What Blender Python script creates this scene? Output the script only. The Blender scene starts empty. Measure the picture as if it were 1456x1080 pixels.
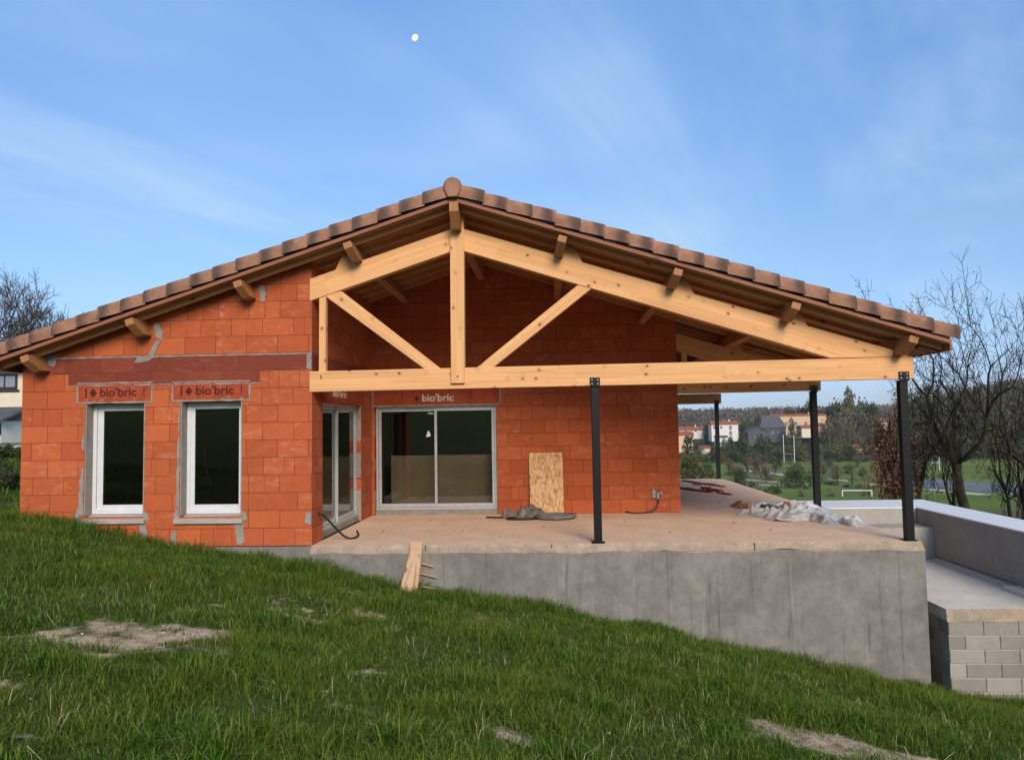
import bpy, bmesh, math, random
import numpy as np
from mathutils import Vector, Matrix, noise as mnoise
from mathutils.geometry import tessellate_polygon
rnd = random.Random(7)
scene = bpy.context.scene
COL = scene.collection
R = math.radians
V = Vector

# ------------------------------------------------------------------ helpers
class MB:
    """collects faces, builds one mesh object"""
    def __init__(s): s.v=[]; s.f=[]; s.uv=[]; s.m=[]
    def face(s, pts, uv=None, m=0):
        i=len(s.v); s.v+= [tuple(p) for p in pts]; s.f.append(tuple(range(i,i+len(pts)))); s.uv.append(uv); s.m.append(m)
    def mesh(s, verts, faces, m=0):
        i=len(s.v); s.v+=[tuple(p) for p in verts]
        for f in faces: s.f.append(tuple(i+k for k in f)); s.uv.append(None); s.m.append(m)
    def hexa(s, c, m=0):   # 8 corners: bottom 4 ccw, top 4 ccw
        s.mesh(c,[(3,2,1,0),(4,5,6,7),(0,1,5,4),(1,2,6,5),(2,3,7,6),(3,0,4,7)],m)
    def box(s, a, b, m=0):
        x0,y0,z0=a; x1,y1,z1=b
        s.hexa([(x0,y0,z0),(x1,y0,z0),(x1,y1,z0),(x0,y1,z0),(x0,y0,z1),(x1,y0,z1),(x1,y1,z1),(x0,y1,z1)],m)
    def beam(s, p0, p1, w, h, up=(0,0,1), m=0, off=None):
        """box along p0-p1, w across, h along 'up'; uv u runs along the length"""
        p0=V(p0); p1=V(p1); d=(p1-p0); L=d.length; d.normalize()
        side=d.cross(V(up)).normalized(); upv=side.cross(d).normalized()
        a=side*w/2; b=upv*h/2
        q=[p0-a-b,p0+a-b,p0+a+b,p0-a+b,p1-a-b,p1+a-b,p1+a+b,p1-a+b]
        s.prismq(q,L,w,h,m,off)
    def prismq(s,q,L,w,h,m=0,off=None):
        o=off if off is not None else rnd.uniform(0,50); o2=o*.37
        i=len(s.v); s.v+=[tuple(p) for p in q]
        for f,hh in (((0,1,5,4),w),((1,2,6,5),h),((2,3,7,6),w),((3,0,4,7),h)):
            s.f.append(tuple(i+k for k in f)); s.m.append(m)
            s.uv.append([(o,o2),(o,o2+hh),(o+L,o2+hh),(o+L,o2)]); o2+=hh+.13
        for f in ((3,2,1,0),(4,5,6,7)):
            s.f.append(tuple(i+k for k in f)); s.m.append(m)
            s.uv.append([(o,o2),(o+.02,o2),(o+.02,o2+h),(o,o2+h)])
    def prism(s, poly, y0, y1, m=0, ufun=None):
        """polygon in XZ (list of (x,z)) extruded from y0 (front) to y1"""
        n=len(poly)
        tri=tessellate_polygon([[V((x,z,0)) for x,z in poly]])
        i=len(s.v); s.v+=[(x,y0,z) for x,z in poly]+[(x,y1,z) for x,z in poly]
        uf=ufun or (lambda x,y,z:(x,z))
        def add(f):
            s.f.append(tuple(i+k for k in f)); s.m.append(m)
            s.uv.append([uf(*s.v[i+k]) for k in f] if ufun else None)
        for t in tri:
            a,b,c=[V((poly[k][0],poly[k][1],0)) for k in t]
            if (b-a).cross(c-a).z<0: t=(t[0],t[2],t[1])
            add(t); add((t[0]+n,t[2]+n,t[1]+n))
        area=sum(poly[k][0]*poly[(k+1)%n][1]-poly[(k+1)%n][0]*poly[k][1] for k in range(n))
        for k in range(n):
            k2=(k+1)%n
            f=(k,k+n,k2+n,k2) if area>0 else (k2,k2+n,k+n,k)
            add(f)
    def tube(s, pts, rad, n=6, m=0, cap=True):
        pts=[V(p) for p in pts]
        if not hasattr(rad,'__len__'): rad=[rad]*len(pts)
        i0=len(s.v); ref=None
        for k,p in enumerate(pts):
            d=(pts[min(k+1,len(pts)-1)]-pts[max(k-1,0)])
            if d.length<1e-9: d=V((0,0,1))
            d.normalize()
            if ref is None:
                ref=d.cross(V((0.3,0.9,0.31))); 
                if ref.length<.1: ref=d.cross(V((1,0,0)))
            ref=(ref-d*ref.dot(d)).normalized(); b=d.cross(ref)
            for j in range(n):
                a=2*math.pi*j/n; s.v.append(tuple(p+(ref*math.cos(a)+b*math.sin(a))*rad[k]))
        for k in range(len(pts)-1):
            for j in range(n):
                j2=(j+1)%n; a=i0+k*n
                s.f.append((a+j,a+j2,a+n+j2,a+n+j)); s.uv.append(None); s.m.append(m)
        if cap:
            s.f.append(tuple(i0+j for j in range(n))[::-1]); s.uv.append(None); s.m.append(m)
            e=i0+(len(pts)-1)*n
            s.f.append(tuple(e+j for j in range(n))); s.uv.append(None); s.m.append(m)
    def build(s, name, mats, parent=None, smooth=False, bevel=0, origin=None):
        if origin: s.v=[(p[0]-origin[0],p[1]-origin[1],p[2]-origin[2]) for p in s.v]
        me=bpy.data.meshes.new(name)
        me.from_pydata(s.v,[],s.f)
        if not isinstance(mats,(list,tuple)): mats=[mats]
        for m in mats: me.materials.append(m)
        me.polygons.foreach_set('material_index',s.m)
        uvl=me.uv_layers.new(name='UVMap')
        data=np.zeros(len(me.loops)*2,np.float32)
        k=0; vv=s.v
        for f,u in zip(s.f,s.uv):
            if u is None:
                a,b,c=V(vv[f[0]]),V(vv[f[1]]),V(vv[f[2]]); nn=(b-a).cross(c-a)
                ax=max(range(3),key=lambda t:abs(nn[t]))
                for idx in f:
                    p=vv[idx]
                    q=(p[1],p[2]) if ax==0 else ((p[0],p[2]) if ax==1 else (p[0],p[1]))
                    data[2*k]=q[0]; data[2*k+1]=q[1]; k+=1
            else:
                for q in u: data[2*k]=q[0]; data[2*k+1]=q[1]; k+=1
        uvl.data.foreach_set('uv',data)
        if smooth: me.polygons.foreach_set('use_smooth',[True]*len(me.polygons))
        me.update()
        o=bpy.data.objects.new(name,me); COL.objects.link(o)
        if bevel:
            md=o.modifiers.new('edge','BEVEL'); md.width=bevel; md.segments=2; md.limit_method='ANGLE'; md.angle_limit=R(40)
        if origin: o.location=origin
        par(o,parent)
        return o

def par(o,parent):
    """parts are modelled in world coordinates: a root sits unrotated at its base, a part at the world origin"""
    if parent is not None:
        o.parent=parent
        if parent.parent is None: o.matrix_parent_inverse=Matrix.Translation(-V(parent.location))
def tag(o,label=None,cat=None,group=None,kind=None):
    if label: o['label']=label
    if cat: o['category']=cat
    if group: o['group']=group
    if kind: o['kind']=kind
    return o
def thing(name,loc,label,cat,group=None):
    o=bpy.data.objects.new(name,None); o.empty_display_size=.2; o.location=loc; COL.objects.link(o)
    return tag(o,label,cat,group)
def copy_tree(o,parent=None):
    c=o.copy(); COL.objects.link(c)
    if parent is not None: c.parent=parent
    for ch in list(o.children): copy_tree(ch,c)
    return c

# ------------------------------------------------------------------ node helpers
class G:
    def __init__(s,name,rough=.8,spec=.3):
        s.mat=bpy.data.materials.new(name); s.mat.use_nodes=True
        s.nt=s.mat.node_tree; s.b=s.nt.nodes['Principled BSDF']
        s.b.inputs['Roughness'].default_value=rough
        s.b.inputs['Specular IOR Level'].default_value=spec
    def n(s,t,ins=None,**kw):
        nd=s.nt.nodes.new(t)
        for k,v in kw.items(): setattr(nd,k,v)
        for k,v in (ins or {}).items():
            sk=nd.inputs[k]
            if isinstance(v,bpy.types.NodeSocket): s.nt.links.new(v,sk)
            else:
                if sk.type=='RGBA' and len(v)==3: v=(*v,1)
                sk.default_value=v
        return nd
    def math(s,op,a,b=0.0,c=None):
        ins={0:a,1:b}
        if c is not None: ins[2]=c
        return s.n('ShaderNodeMath',ins,operation=op).outputs[0]
    def mix(s,f,a,b,bt='MIX'):
        nd=s.n('ShaderNodeMix',None,data_type='RGBA',blend_type=bt)
        for k,v in ((0,f),(6,a),(7,b)):
            sk=nd.inputs[k]
            if isinstance(v,bpy.types.NodeSocket): s.nt.links.new(v,sk)
            else: sk.default_value=v if k==0 else ((*v,1) if len(v)==3 else v)
        return nd.outputs[2]
    def ramp(s,f,stops,interp='LINEAR'):
        nd=s.n('ShaderNodeValToRGB',{0:f}); cr=nd.color_ramp; cr.interpolation=interp
        while len(cr.elements)<len(stops): cr.elements.new(.5)
        for e,(p,c) in zip(cr.elements,stops):
            e.position=p; e.color=(c,c,c,1) if not hasattr(c,'__len__') else (*c,1)
        return nd.outputs[0]
    def noise(s,vec,scale,detail=4,rough=.55,dist=0,out=0):
        return s.n('ShaderNodeTexNoise',{'Vector':vec,'Scale':scale,'Detail':detail,'Roughness':rough,'Distortion':dist}).outputs[out]
    def map(s,vec,sc=(1,1,1),loc=(0,0,0)):
        return s.n('ShaderNodeMapping',{'Vector':vec,'Scale':sc,'Location':loc}).outputs[0]
    def uv(s): return s.n('ShaderNodeUVMap').outputs[0]
    def obj(s): return s.n('ShaderNodeTexCoord').outputs['Object']
    def rand(s): return s.n('ShaderNodeNewGeometry').outputs['Random Per Island']
    def sep(s,vec):
        o=s.n('ShaderNodeSeparateXYZ',{0:vec}).outputs; return o[0],o[1],o[2]
    def comb(s,x,y,z=0.0): return s.n('ShaderNodeCombineXYZ',{0:x,1:y,2:z}).outputs[0]
    def smooth(s,v,a,b):
        return s.n('ShaderNodeMapRange',{'Value':v,'From Min':a,'From Max':b},interpolation_type='SMOOTHSTEP').outputs[0]
    def wn(s,vec): return s.n('ShaderNodeTexWhiteNoise',{'Vector':vec},noise_dimensions='3D').outputs[0]
    def out(s,color=None,bump=None,strength=.3,dist=.01,rough=None):
        if color is not None:
            if isinstance(color,bpy.types.NodeSocket): s.nt.links.new(color,s.b.inputs['Base Color'])
            else: s.b.inputs['Base Color'].default_value=(*color,1)
        if bump is not None:
            bn=s.n('ShaderNodeBump',{'Height':bump,'Strength':strength,'Distance':dist}).outputs[0]
            s.nt.links.new(bn,s.b.inputs['Normal'])
        if rough is not None: s.nt.links.new(rough,s.b.inputs['Roughness'])
        return s.mat

def m_brick(name,light,dark,H=.274,L=.5,band=False,joint=(.15,.040,.020),pale=.62):
    g=G(name,.9,.15); uv=g.uv()
    x,y,_=g.sep(uv)
    wob=g.noise(uv,3.0,2)
    y=g.math('ADD',y,g.math('MULTIPLY',g.math('SUBTRACT',wob,.5),.006))
    ry=g.math('DIVIDE',y,H); row=g.math('FLOOR',ry); rf=g.math('FRACT',ry)
    ro=g.wn(g.comb(row,3.3,0.0))
    par_=g.math('MULTIPLY',g.math('MODULO',g.math('ADD',row,100),2.0),.5)
    xs=g.math('ADD',g.math('ADD',g.math('DIVIDE',x,L),par_),g.math('MULTIPLY',ro,.16))
    cl=g.math('FLOOR',xs); cf=g.math('FRACT',xs)
    h1=g.wn(g.comb(cl,row,1.0)); h2=g.wn(g.comb(cl,row,5.0)); h3=g.wn(g.comb(cl,row,9.0))
    e1=g.math('MULTIPLY',g.math('MINIMUM',rf,g.math('SUBTRACT',1.0,rf)),H)
    e2=g.math('MULTIPLY',g.math('MINIMUM',cf,g.math('SUBTRACT',1.0,cf)),L)
    sp=g.math('MULTIPLY',g.math('ABSOLUTE',g.math('SUBTRACT',cf,g.math('ADD',.3,g.math('MULTIPLY',h3,.4)))),L)
    sp=g.math('ADD',sp,g.math('MULTIPLY',g.math('LESS_THAN',h2,.62),1.0))
    d=g.math('MINIMUM',e1,g.math('MINIMUM',e2,g.math('ADD',sp,.0015)))
    jn=g.noise(uv,11,3); d2=g.math('ADD',d,g.math('MULTIPLY',g.math('SUBTRACT',.5,jn),.008))
    mask=g.smooth(d2,.0012,.0066)
    # colour
    big=g.noise(uv,.8,4); mid=g.noise(uv,6,5,.65); fine=g.noise(uv,60,3,.7)
    t=g.math('ADD',g.math('MULTIPLY',h1,.38),g.math('ADD',g.math('MULTIPLY',mid,.45),g.math('MULTIPLY',big,.35)))
    c=g.mix(g.smooth(t,.25,1.0),dark,light)
    c=g.mix(g.math('MULTIPLY',g.smooth(fine,.35,.8),.22),c,tuple(v*.55 for v in dark))
    # pale dust smears on some blocks
    sm=g.noise(g.map(uv,(1,2.2,1)),4.5,6,.7,.6)
    sm=g.math('MULTIPLY',g.smooth(sm,.48,.76),g.smooth(h3,.15,.8))
    c=g.mix(g.math('MULTIPLY',sm,pale),c,(.58,.27,.17))
    # vertical extrusion marks on some
    gro=g.noise(g.map(uv,(70,1.2,1)),1.0,2)
    c=g.mix(g.math('MULTIPLY',g.smooth(gro,.5,.75),g.math('MULTIPLY',g.smooth(h2,.45,.8),.42)),c,tuple(v*.6 for v in dark))
    if band:
        hl=g.math('ABSOLUTE',g.math('SUBTRACT',g.math('FRACT',g.math('ADD',g.math('DIVIDE',y,.064),.2)),.5))
        hm=g.math('MULTIPLY',g.math('LESS_THAN',hl,.045),g.smooth(g.noise(g.map(uv,(2.5,14,1)),2,3),.5,.7))
        c=g.mix(g.math('MULTIPLY',hm,.42),c,(.36,.22,.16))
        hg=g.math('ABSOLUTE',g.math('SUBTRACT',g.math('FRACT',g.math('DIVIDE',y,.021)),.5))
        c=g.mix(g.math('MULTIPLY',g.smooth(hg,.34,.5),.3),c,tuple(v*.45 for v in dark))
    jl=g.smooth(g.noise(uv,2.3,4),.60,.72)
    jc=g.mix(jl,joint,(.40,.22,.14))
    c=g.mix(mask,jc,c)
    hgt=g.math('ADD',mask,g.math('ADD',g.math('MULTIPLY',mid,.25),g.math('MULTIPLY',h1,.5)))
    return g.out(c,hgt,.7,.004)

def m_wood(name,light,dark,knot=(.20,.06,.025),lam=.0,ks=1.0,contrast=1.0):
    g=G(name,.62,.3); uv=g.uv()
    warp=g.noise(g.map(uv,(1.2,3,1)),1.0,2)
    x,y,_=g.sep(uv)
    y2=g.math('ADD',y,g.math('MULTIPLY',warp,.05))
    gv=g.comb(g.math('MULTIPLY',x,.9),g.math('MULTIPLY',y2,28.0),0.0)
    gr=g.noise(gv,1.0,5,.6)
    fi=g.noise(g.comb(g.math('MULTIPLY',x,6.0),g.math('MULTIPLY',y,180.0),0.0),1.0,3,.6)
    big=g.noise(g.map(uv,(.7,5,1)),1.0,3)
    t=g.math('ADD',g.math('MULTIPLY',gr,.8*contrast),g.math('ADD',g.math('MULTIPLY',fi,.22),g.math('MULTIPLY',big,.35)))
    c=g.mix(g.smooth(t,.34,.86),dark,light)
    if lam:
        li=g.math('FLOOR',g.math('DIVIDE',y,lam)); lr=g.wn(g.comb(li,g.math('FLOOR',g.math('DIVIDE',x,2.3)),2.0))
        c=g.mix(g.math('MULTIPLY',g.math('SUBTRACT',lr,.3),.35),c,tuple(v*.72 for v in dark))
        le=g.math('ABSOLUTE',g.math('SUBTRACT',g.math('FRACT',g.math('DIVIDE',y,lam)),.5))
        c=g.mix(g.math('MULTIPLY',g.smooth(le,.475,.5),.3),c,tuple(v*.5 for v in dark))
    # knots
    kv=g.map(uv,(3.5*ks,4.4*ks,1))
    vo=g.n('ShaderNodeTexVoronoi',{'Vector':kv,'Scale':1.0,'Randomness':1.0})
    kr=g.sep(vo.outputs['Color'])[0]
    kd=g.math('ADD',vo.outputs['Distance'],g.math('MULTIPLY',g.math('SUBTRACT',g.noise(uv,40,2),.5),.1))
    km=g.math('MULTIPLY',g.math('SUBTRACT',1.0,g.smooth(kd,.085,.135)),g.math('LESS_THAN',kr,.7))
    halo=g.math('MULTIPLY',g.math('SUBTRACT',1.0,g.smooth(kd,.10,.34)),g.math('LESS_THAN',kr,.7))
    c=g.mix(g.math('MULTIPLY',halo,.3),c,tuple(v*.62 for v in dark))
    c=g.mix(g.math('MULTIPLY',km,.95),c,knot)
    return g.out(c,t,.15,.003)

def m_conc(name,light,dark,stain=(.16,.15,.13),streak=.5,scale=1.0,joints=0,rough=.88):
    g=G(name,rough,.25); uv=g.uv()
    a=g.noise(uv,1.3*scale,6,.65,.4); b=g.noise(uv,7*scale,5,.7); f=g.noise(uv,70,3,.7)
    t=g.math('ADD',g.math('MULTIPLY',a,.6),g.math('ADD',g.math('MULTIPLY',b,.35),g.math('MULTIPLY',f,.15)))
    c=g.mix(g.smooth(t,.38,.78),dark,light)
    st=g.noise(g.map(uv,(9,.5,1)),1.0,6,.75)
    c=g.mix(g.math('MULTIPLY',g.smooth(st,.52,.75),streak),c,stain)
    st2=g.noise(g.map(uv,(9,.35,1),(4,2,0)),1.0,4,.7)
    c=g.mix(g.math('MULTIPLY',g.smooth(st2,.58,.8),streak*.7),c,tuple(min(1,v*1.25) for v in light))
    spk=g.noise(uv,26,2,.5)
    c=g.mix(g.math('MULTIPLY',g.smooth(spk,.66,.75),.5),c,tuple(v*.5 for v in dark))
    if joints:
        x,y,_=g.sep(uv)
        jx=g.math('ABSOLUTE',g.math('SUBTRACT',g.math('FRACT',g.math('DIVIDE',g.math('ADD',x,g.math('MULTIPLY',g.noise(uv,4,2),.03)),joints)),.5))
        c=g.mix(g.math('MULTIPLY',g.math('LESS_THAN',jx,.005),.28),c,tuple(v*.55 for v in dark))
    return g.out(c,t,.35,.012)

def m_plain(name,c,rough=.5,spec=.4,metal=0,var=.12,scale=8):
    g=G(name,rough,spec); g.b.inputs['Metallic'].default_value=metal
    o=g.obj(); n=g.noise(o,scale,4,.6)
    cc=g.mix(g.smooth(n,.3,.75),tuple(v*(1-var) for v in c),tuple(min(1,v*(1+var)) for v in c))
    rr=g.math('ADD',rough-.06,g.math('MULTIPLY',n,.12))
    return g.out(cc,rough=rr)

def m_leaf(name,stops,rough=.6,trans=.25):
    g=G(name,rough,.25)
    c=g.ramp(g.rand(),stops)
    n=g.noise(g.obj(),.5,3)
    c=g.mix(g.math('MULTIPLY',g.smooth(n,.4,.7),.35),c,tuple(v*.6 for v in stops[0][1]))
    g.out(c)
    tr=g.n('ShaderNodeBsdfTranslucent',{'Color':c})
    mx=g.n('ShaderNodeMixShader',{0:trans,1:g.b.outputs[0],2:tr.outputs[0]})
    g.nt.links.new(mx.outputs[0],g.nt.nodes['Material Output'].inputs[0])
    return g.mat

def m_glass(name,tint=(.9,.93,.92)):
    g=G(name); nt=g.nt
    fr=g.n('ShaderNodeFresnel',{'IOR':1.5}).outputs[0]
    gl=g.n('ShaderNodeBsdfGlossy',{'Color':(1,1,1,1),'Roughness':.01})
    tr=g.n('ShaderNodeBsdfTransparent',{'Color':(*tint,1)})
    f2=g.math('MULTIPLY',fr,1.5)
    mx=g.n('ShaderNodeMixShader',{0:f2,1:tr.outputs[0],2:gl.outputs[0]})
    nt.links.new(mx.outputs[0],nt.nodes['Material Output'].inputs[0])
    return g.mat

M={}
M['brick']=m_brick('terracotta blocks',(.53,.130,.046),(.39,.086,.030))
M['band']=m_brick('dark red ring beam blocks',(.27,.062,.037),(.185,.042,.026),H=.25,L=.57,band=True,pale=.2)
M['lintel']=m_plain('lintel clay',(.34,.066,.028),.85,.15,var=.2,scale=6)
M['letter_dark']=m_plain('pressed dark letters',(.085,.022,.015),.85,.1)
M['letter_white']=m_plain('white printed letters',(.62,.55,.48),.8,.1)
M['mortar']=m_conc('grey mortar',(.36,.325,.28),(.22,.195,.17),streak=.1,scale=2.5)
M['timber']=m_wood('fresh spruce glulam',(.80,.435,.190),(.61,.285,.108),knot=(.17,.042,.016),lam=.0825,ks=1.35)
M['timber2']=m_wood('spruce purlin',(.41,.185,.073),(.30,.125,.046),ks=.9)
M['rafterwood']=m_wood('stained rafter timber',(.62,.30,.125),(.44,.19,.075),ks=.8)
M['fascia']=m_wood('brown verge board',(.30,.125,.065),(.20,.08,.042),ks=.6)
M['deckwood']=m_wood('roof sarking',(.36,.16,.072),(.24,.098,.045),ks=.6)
M['plank']=m_wood('weathered plank',(.56,.36,.22),(.42,.25,.14),ks=1.0)
M['foundation']=m_conc('cast concrete',(.285,.264,.228),(.150,.138,.118),stain=(.090,.082,.068),streak=.85,joints=3.4)
M['slab']=m_conc('dusty tan slab',(.78,.56,.385),(.62,.42,.28),stain=(.33,.19,.12),streak=.3,scale=1.4)
M['strip']=m_conc('crumbly slab edge',(.50,.375,.27),(.27,.215,.155),stain=(.15,.135,.09),streak=.35,scale=3)
M['poolconc']=m_conc('grey pool concrete',(.36,.335,.30),(.27,.25,.225),stain=(.21,.195,.175),streak=.2,scale=1.6)
M['ledgeconc']=m_conc('pale ledge concrete',(.42,.39,.34),(.32,.295,.26),streak=.15,scale=1.6)
M['coping']=m_conc('white coping',(.82,.82,.80),(.70,.70,.69),stain=(.6,.6,.62),streak=.15,scale=2,rough=.55)
M['deck']=m_conc('pale deck concrete',(.74,.67,.57),(.58,.52,.44),stain=(.46,.37,.28),streak=.25,scale=1.5)
M['alu']=m_plain('grey aluminium frame',(.52,.53,.53),.38,.5,metal=.35,var=.06)
M['pvc']=m_plain('white pvc frame',(.62,.63,.63),.35,.45,var=.05)
M['alu_dark']=m_plain('dark gasket',(.02,.02,.02),.5,.3)
M['steel']=m_plain('black painted steel',(.0055,.006,.0065),.5,.25,var=.2)
M['glass']=m_glass('window glass',(.72,.75,.74))
M['black']=m_plain('black cable sheath',(.012,.012,.012),.5,.4)
M['bolt']=m_plain('zinc bolt',(.3,.3,.3),.4,.5,metal=.6)

def m_tile():
    g=G('flamed clay verge tile',.75,.25); uv=g.uv(); x,y,_=g.sep(uv)
    o=g.obj()
    n=g.noise(o,5,5,.65); n2=g.noise(o,30,3,.7)
    c=g.mix(g.smooth(n,.3,.75),(.27,.128,.076),(.39,.20,.122))
    c=g.mix(g.math('MULTIPLY',g.smooth(n2,.4,.8),.3),c,(.14,.065,.045))
    ms=g.math('ADD',x,g.math('MULTIPLY',g.math('SUBTRACT',g.noise(o,7,4),.5),.45))
    band=g.math('MULTIPLY',g.smooth(ms,.36,.80),g.math('SUBTRACT',1.0,g.smooth(ms,.86,1.12)))
    c=g.mix(g.math('MULTIPLY',band,.80),c,(.050,.039,.035))
    return g.out(c,n,.3,.006)
M['tile']=m_tile()
def m_osb():
    g=G('oriented strand board',.7,.25); uv=g.uv()
    ang=g.n('ShaderNodeTexVoronoi',{'Vector':g.map(uv,(26,12,1)),'Scale':1.0},feature='F1')
    r=g.sep(ang.outputs['Color'])
    ang2=g.n('ShaderNodeTexVoronoi',{'Vector':g.n('ShaderNodeVectorRotate',{'Vector':g.map(uv,(30,13,1)),'Angle':.8}).outputs[0],'Scale':1.0})
    r2=g.sep(ang2.outputs['Color'])
    t=g.math('ADD',g.math('MULTIPLY',r[0],.5),g.math('MULTIPLY',r2[0],.5))
    c=g.ramp(t,[(.12,(.40,.19,.075)),(.35,(.60,.335,.14)),(.75,(.74,.46,.22)),(.95,(.82,.58,.33))])
    dk=g.math('MULTIPLY',g.math('LESS_THAN',r[1],.09),g.math('LESS_THAN',ang.outputs['Distance'],.33))
    c=g.mix(g.math('MULTIPLY',dk,.75),c,(.20,.055,.03))
    return g.out(c,t,.3,.004)
M['osb']=m_osb()
# ================================================================== HOUSE
RX=-1.444; RZ=5.245; SL=.322; CA=math.cos(math.atan(SL)); SA=math.sin(math.atan(SL))
XC=-3.774; XL=-8.495; XB=2.55; DB=3.93; YR=13.1
def zl(x,dz=0.0): return RZ-SL*abs(x-RX)+dz
house=thing('house',(-1.444,4.0,0),'unfinished orange clay block house with open timber gable over its terrace','house')

def patch_poly(corners,amp=.012,step=.04):
    """outline with a soft, smeared wander instead of straight edges"""
    o=[]; sd=rnd.uniform(0,90)
    for k in range(len(corners)):
        a=corners[k]; b=corners[(k+1)%len(corners)]
        L=math.dist(a,b); n=max(1,int(L/step))
        for q in range(n):
            t=q/n; x=a[0]+(b[0]-a[0])*t; z=a[1]+(b[1]-a[1])*t
            e=min(1,4*t*(1-t)+.35)
            j=(mnoise.noise(V((x*7,z*7,sd)))+.6*mnoise.noise(V((x*19,z*19,sd+5))))*amp*1.3*e
            nx_,nz_=-(b[1]-a[1])/L,(b[0]-a[0])/L
            o.append((x+nx_*j,z+nz_*j))
    return o

def wall_poly(outline,holes,y0,y1,name,mats,parent,axis='y',uo=(0,0)):
    """outline/holes in (u,z); wall spans y0..y1 in depth; axis 'x' makes a wall in the YZ plane (u=Y, depth=X)"""
    loops=[outline]+holes
    flat=[p for l in loops for p in l]
    tris=tessellate_polygon([[V((a,b,0)) for a,b in l] for l in loops])
    mb=MB(); P=(lambda u,z,d:(u,d,z)) if axis=='y' else (lambda u,z,d:(d,u,z))
    for t in tris:
        q=[flat[k] for k in t]
        for d,fl in ((y0,0),(y1,1)):
            pts=[P(u,z,d) for u,z in (q[::-1] if fl else q)]; uv=[(u+uo[0],z+uo[1]) for u,z in (q[::-1] if fl else q)]
            mb.face(pts,uv)
    for l in loops:
        for k in range(len(l)):
            a=l[k]; b=l[(k+1)%len(l)]
            L=abs(y1-y0)
            vert=abs(b[1]-a[1])>abs(b[0]-a[0])
            uvq=[(y0,a[1]),(y1,a[1]),(y1,b[1]),(y0,b[1])] if vert else [(a[0],0.1),(a[0],0.1+L),(b[0],.1+L),(b[0],.1)]
            mb.face([P(*a,y0),P(*a,y1),P(*b,y1),P(*b,y0)],uvq)
    o=mb.build(name,mats,parent)
    bm=bmesh.new(); bm.from_mesh(o.data); bmesh.ops.remove_doubles(bm,verts=bm.verts,dist=1e-5); bmesh.ops.recalc_face_normals(bm,faces=bm.faces); bm.to_mesh(o.data); bm.free()
    return o

W1=(-7.445,-6.465,.465,2.266); W2=(-5.888,-4.892,.455,2.274)
rect=lambda a,b,c,d:[(a,c),(b,c),(b,d),(a,d)]
w_front=wall_poly([(XL,-.0),(XC,0),(XC,zl(XC,-.03)),(XL,zl(XL,-.03))],[rect(*W1),rect(*W2)],0,.30,'wall',M['brick'],house)
D1=(-3.72,-1.17,.015,2.245)
w_back=wall_poly([(XC,0),(D1[0],0),(D1[0],D1[3]),(D1[1],D1[3]),(D1[1],0),(XB,0),(XB,zl(XB,-.03)),(RX,zl(RX,-.03)),(XC,zl(XC,-.03))],[],DB,DB+.2,'wall',M['brick'],house,uo=(.11,-.005))
S1=(.55,3.05,.015,2.245)
w_side=wall_poly([(.3,0),(S1[0],0),(S1[0],S1[3]),(S1[1],S1[3]),(S1[1],0),(DB,0),(DB,zl(XC,-.05)),(.3,zl(XC,-.05))],[],XC,XC-.2,'wall',M['brick'],house,axis='x',uo=(.2,0))
w_l=wall_poly([(.2,-.5),(YR,-.5),(YR,zl(XL,-.05)),(.2,zl(XL,-.05))],[],XL,XL+.2,'wall',M['brick'],house,axis='x')
w_r=wall_poly([(DB+.2,0),(YR,0),(YR,zl(XB,-.05)),(DB+.2,zl(XB,-.05))],[],XB,XB-.2,'wall',M['brick'],house,axis='x')
w_rear=wall_poly([(XL+.2,-.5),(XB-.2,-.5),(XB-.2,zl(XB,-.05)),(RX,zl(RX,-.03)),(XL+.2,zl(XL+.2,-.05))],[],YR,YR-.2,'wall',M['brick'],house)
# partition panels added inside: their near-black colour stands in for room shade
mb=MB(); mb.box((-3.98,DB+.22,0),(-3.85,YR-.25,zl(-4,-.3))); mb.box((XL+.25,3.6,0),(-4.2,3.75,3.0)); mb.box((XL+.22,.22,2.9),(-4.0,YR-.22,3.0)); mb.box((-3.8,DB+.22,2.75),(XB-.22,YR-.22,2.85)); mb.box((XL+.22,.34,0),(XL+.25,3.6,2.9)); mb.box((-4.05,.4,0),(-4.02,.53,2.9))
mb.build('dark_lining',m_plain('room shade as dark colour',(.045,.040,.036),.9,.1),house)

# dark ring-beam course and mortar
mb=MB(); PR=-.005
mb.prism([(XL-.003,2.765),(-7.73,2.745),(-7.73,2.55),(-4.605,2.55),(-4.605,2.735),(XC+.003,2.735),(XC+.003,2.985),(-8.22,2.985),(XL-.003,2.90)],PR,.02)
rb=mb.build('ring_beam',M['band'],house)
mb=MB(); mb.box((XC-.06,.03,2.735),(XC+.006,DB-.002,2.985)); mb.box((XC+.01,DB-.006,2.735),(XB,DB+.03,2.985)); mb.build('ring_beam',M['band'],house)
mb=MB()
def strip(a,b,w,amp=.008):
    (x0,z0),(x1,z1)=a,b
    if abs(x1-x0)>abs(z1-z0): p=[(x0,z0-w/2),(x1,z1-w/2),(x1,z1+w/2),(x0,z0+w/2)]
    else: p=[(x0-w/2,z0),(x0+w/2,z0),(x1+w/2,z1),(x1-w/2,z1)]
    mb.prism(patch_poly(p,amp),-.010,.015)
strip((-8.25,3.0),(XC-.01,2.995),.022); strip((-7.75,2.555),(-4.60,2.545),.018,.010)
for (w,l,r,zb,zt) in ((W1,-7.562,-6.367,2.265,2.579),(W2,-6.004,-4.783,2.271,2.572)):
    strip((l-.012,zb),(l-.012,zt-.01),.022); strip((r+.012,zb-.01),(r+.012,zt-.01),.020); strip((l,zb+.010),(r,zb+.010),.022); strip((l-.02,zt+.010),(r+.02,zt+.010),.018)
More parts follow.
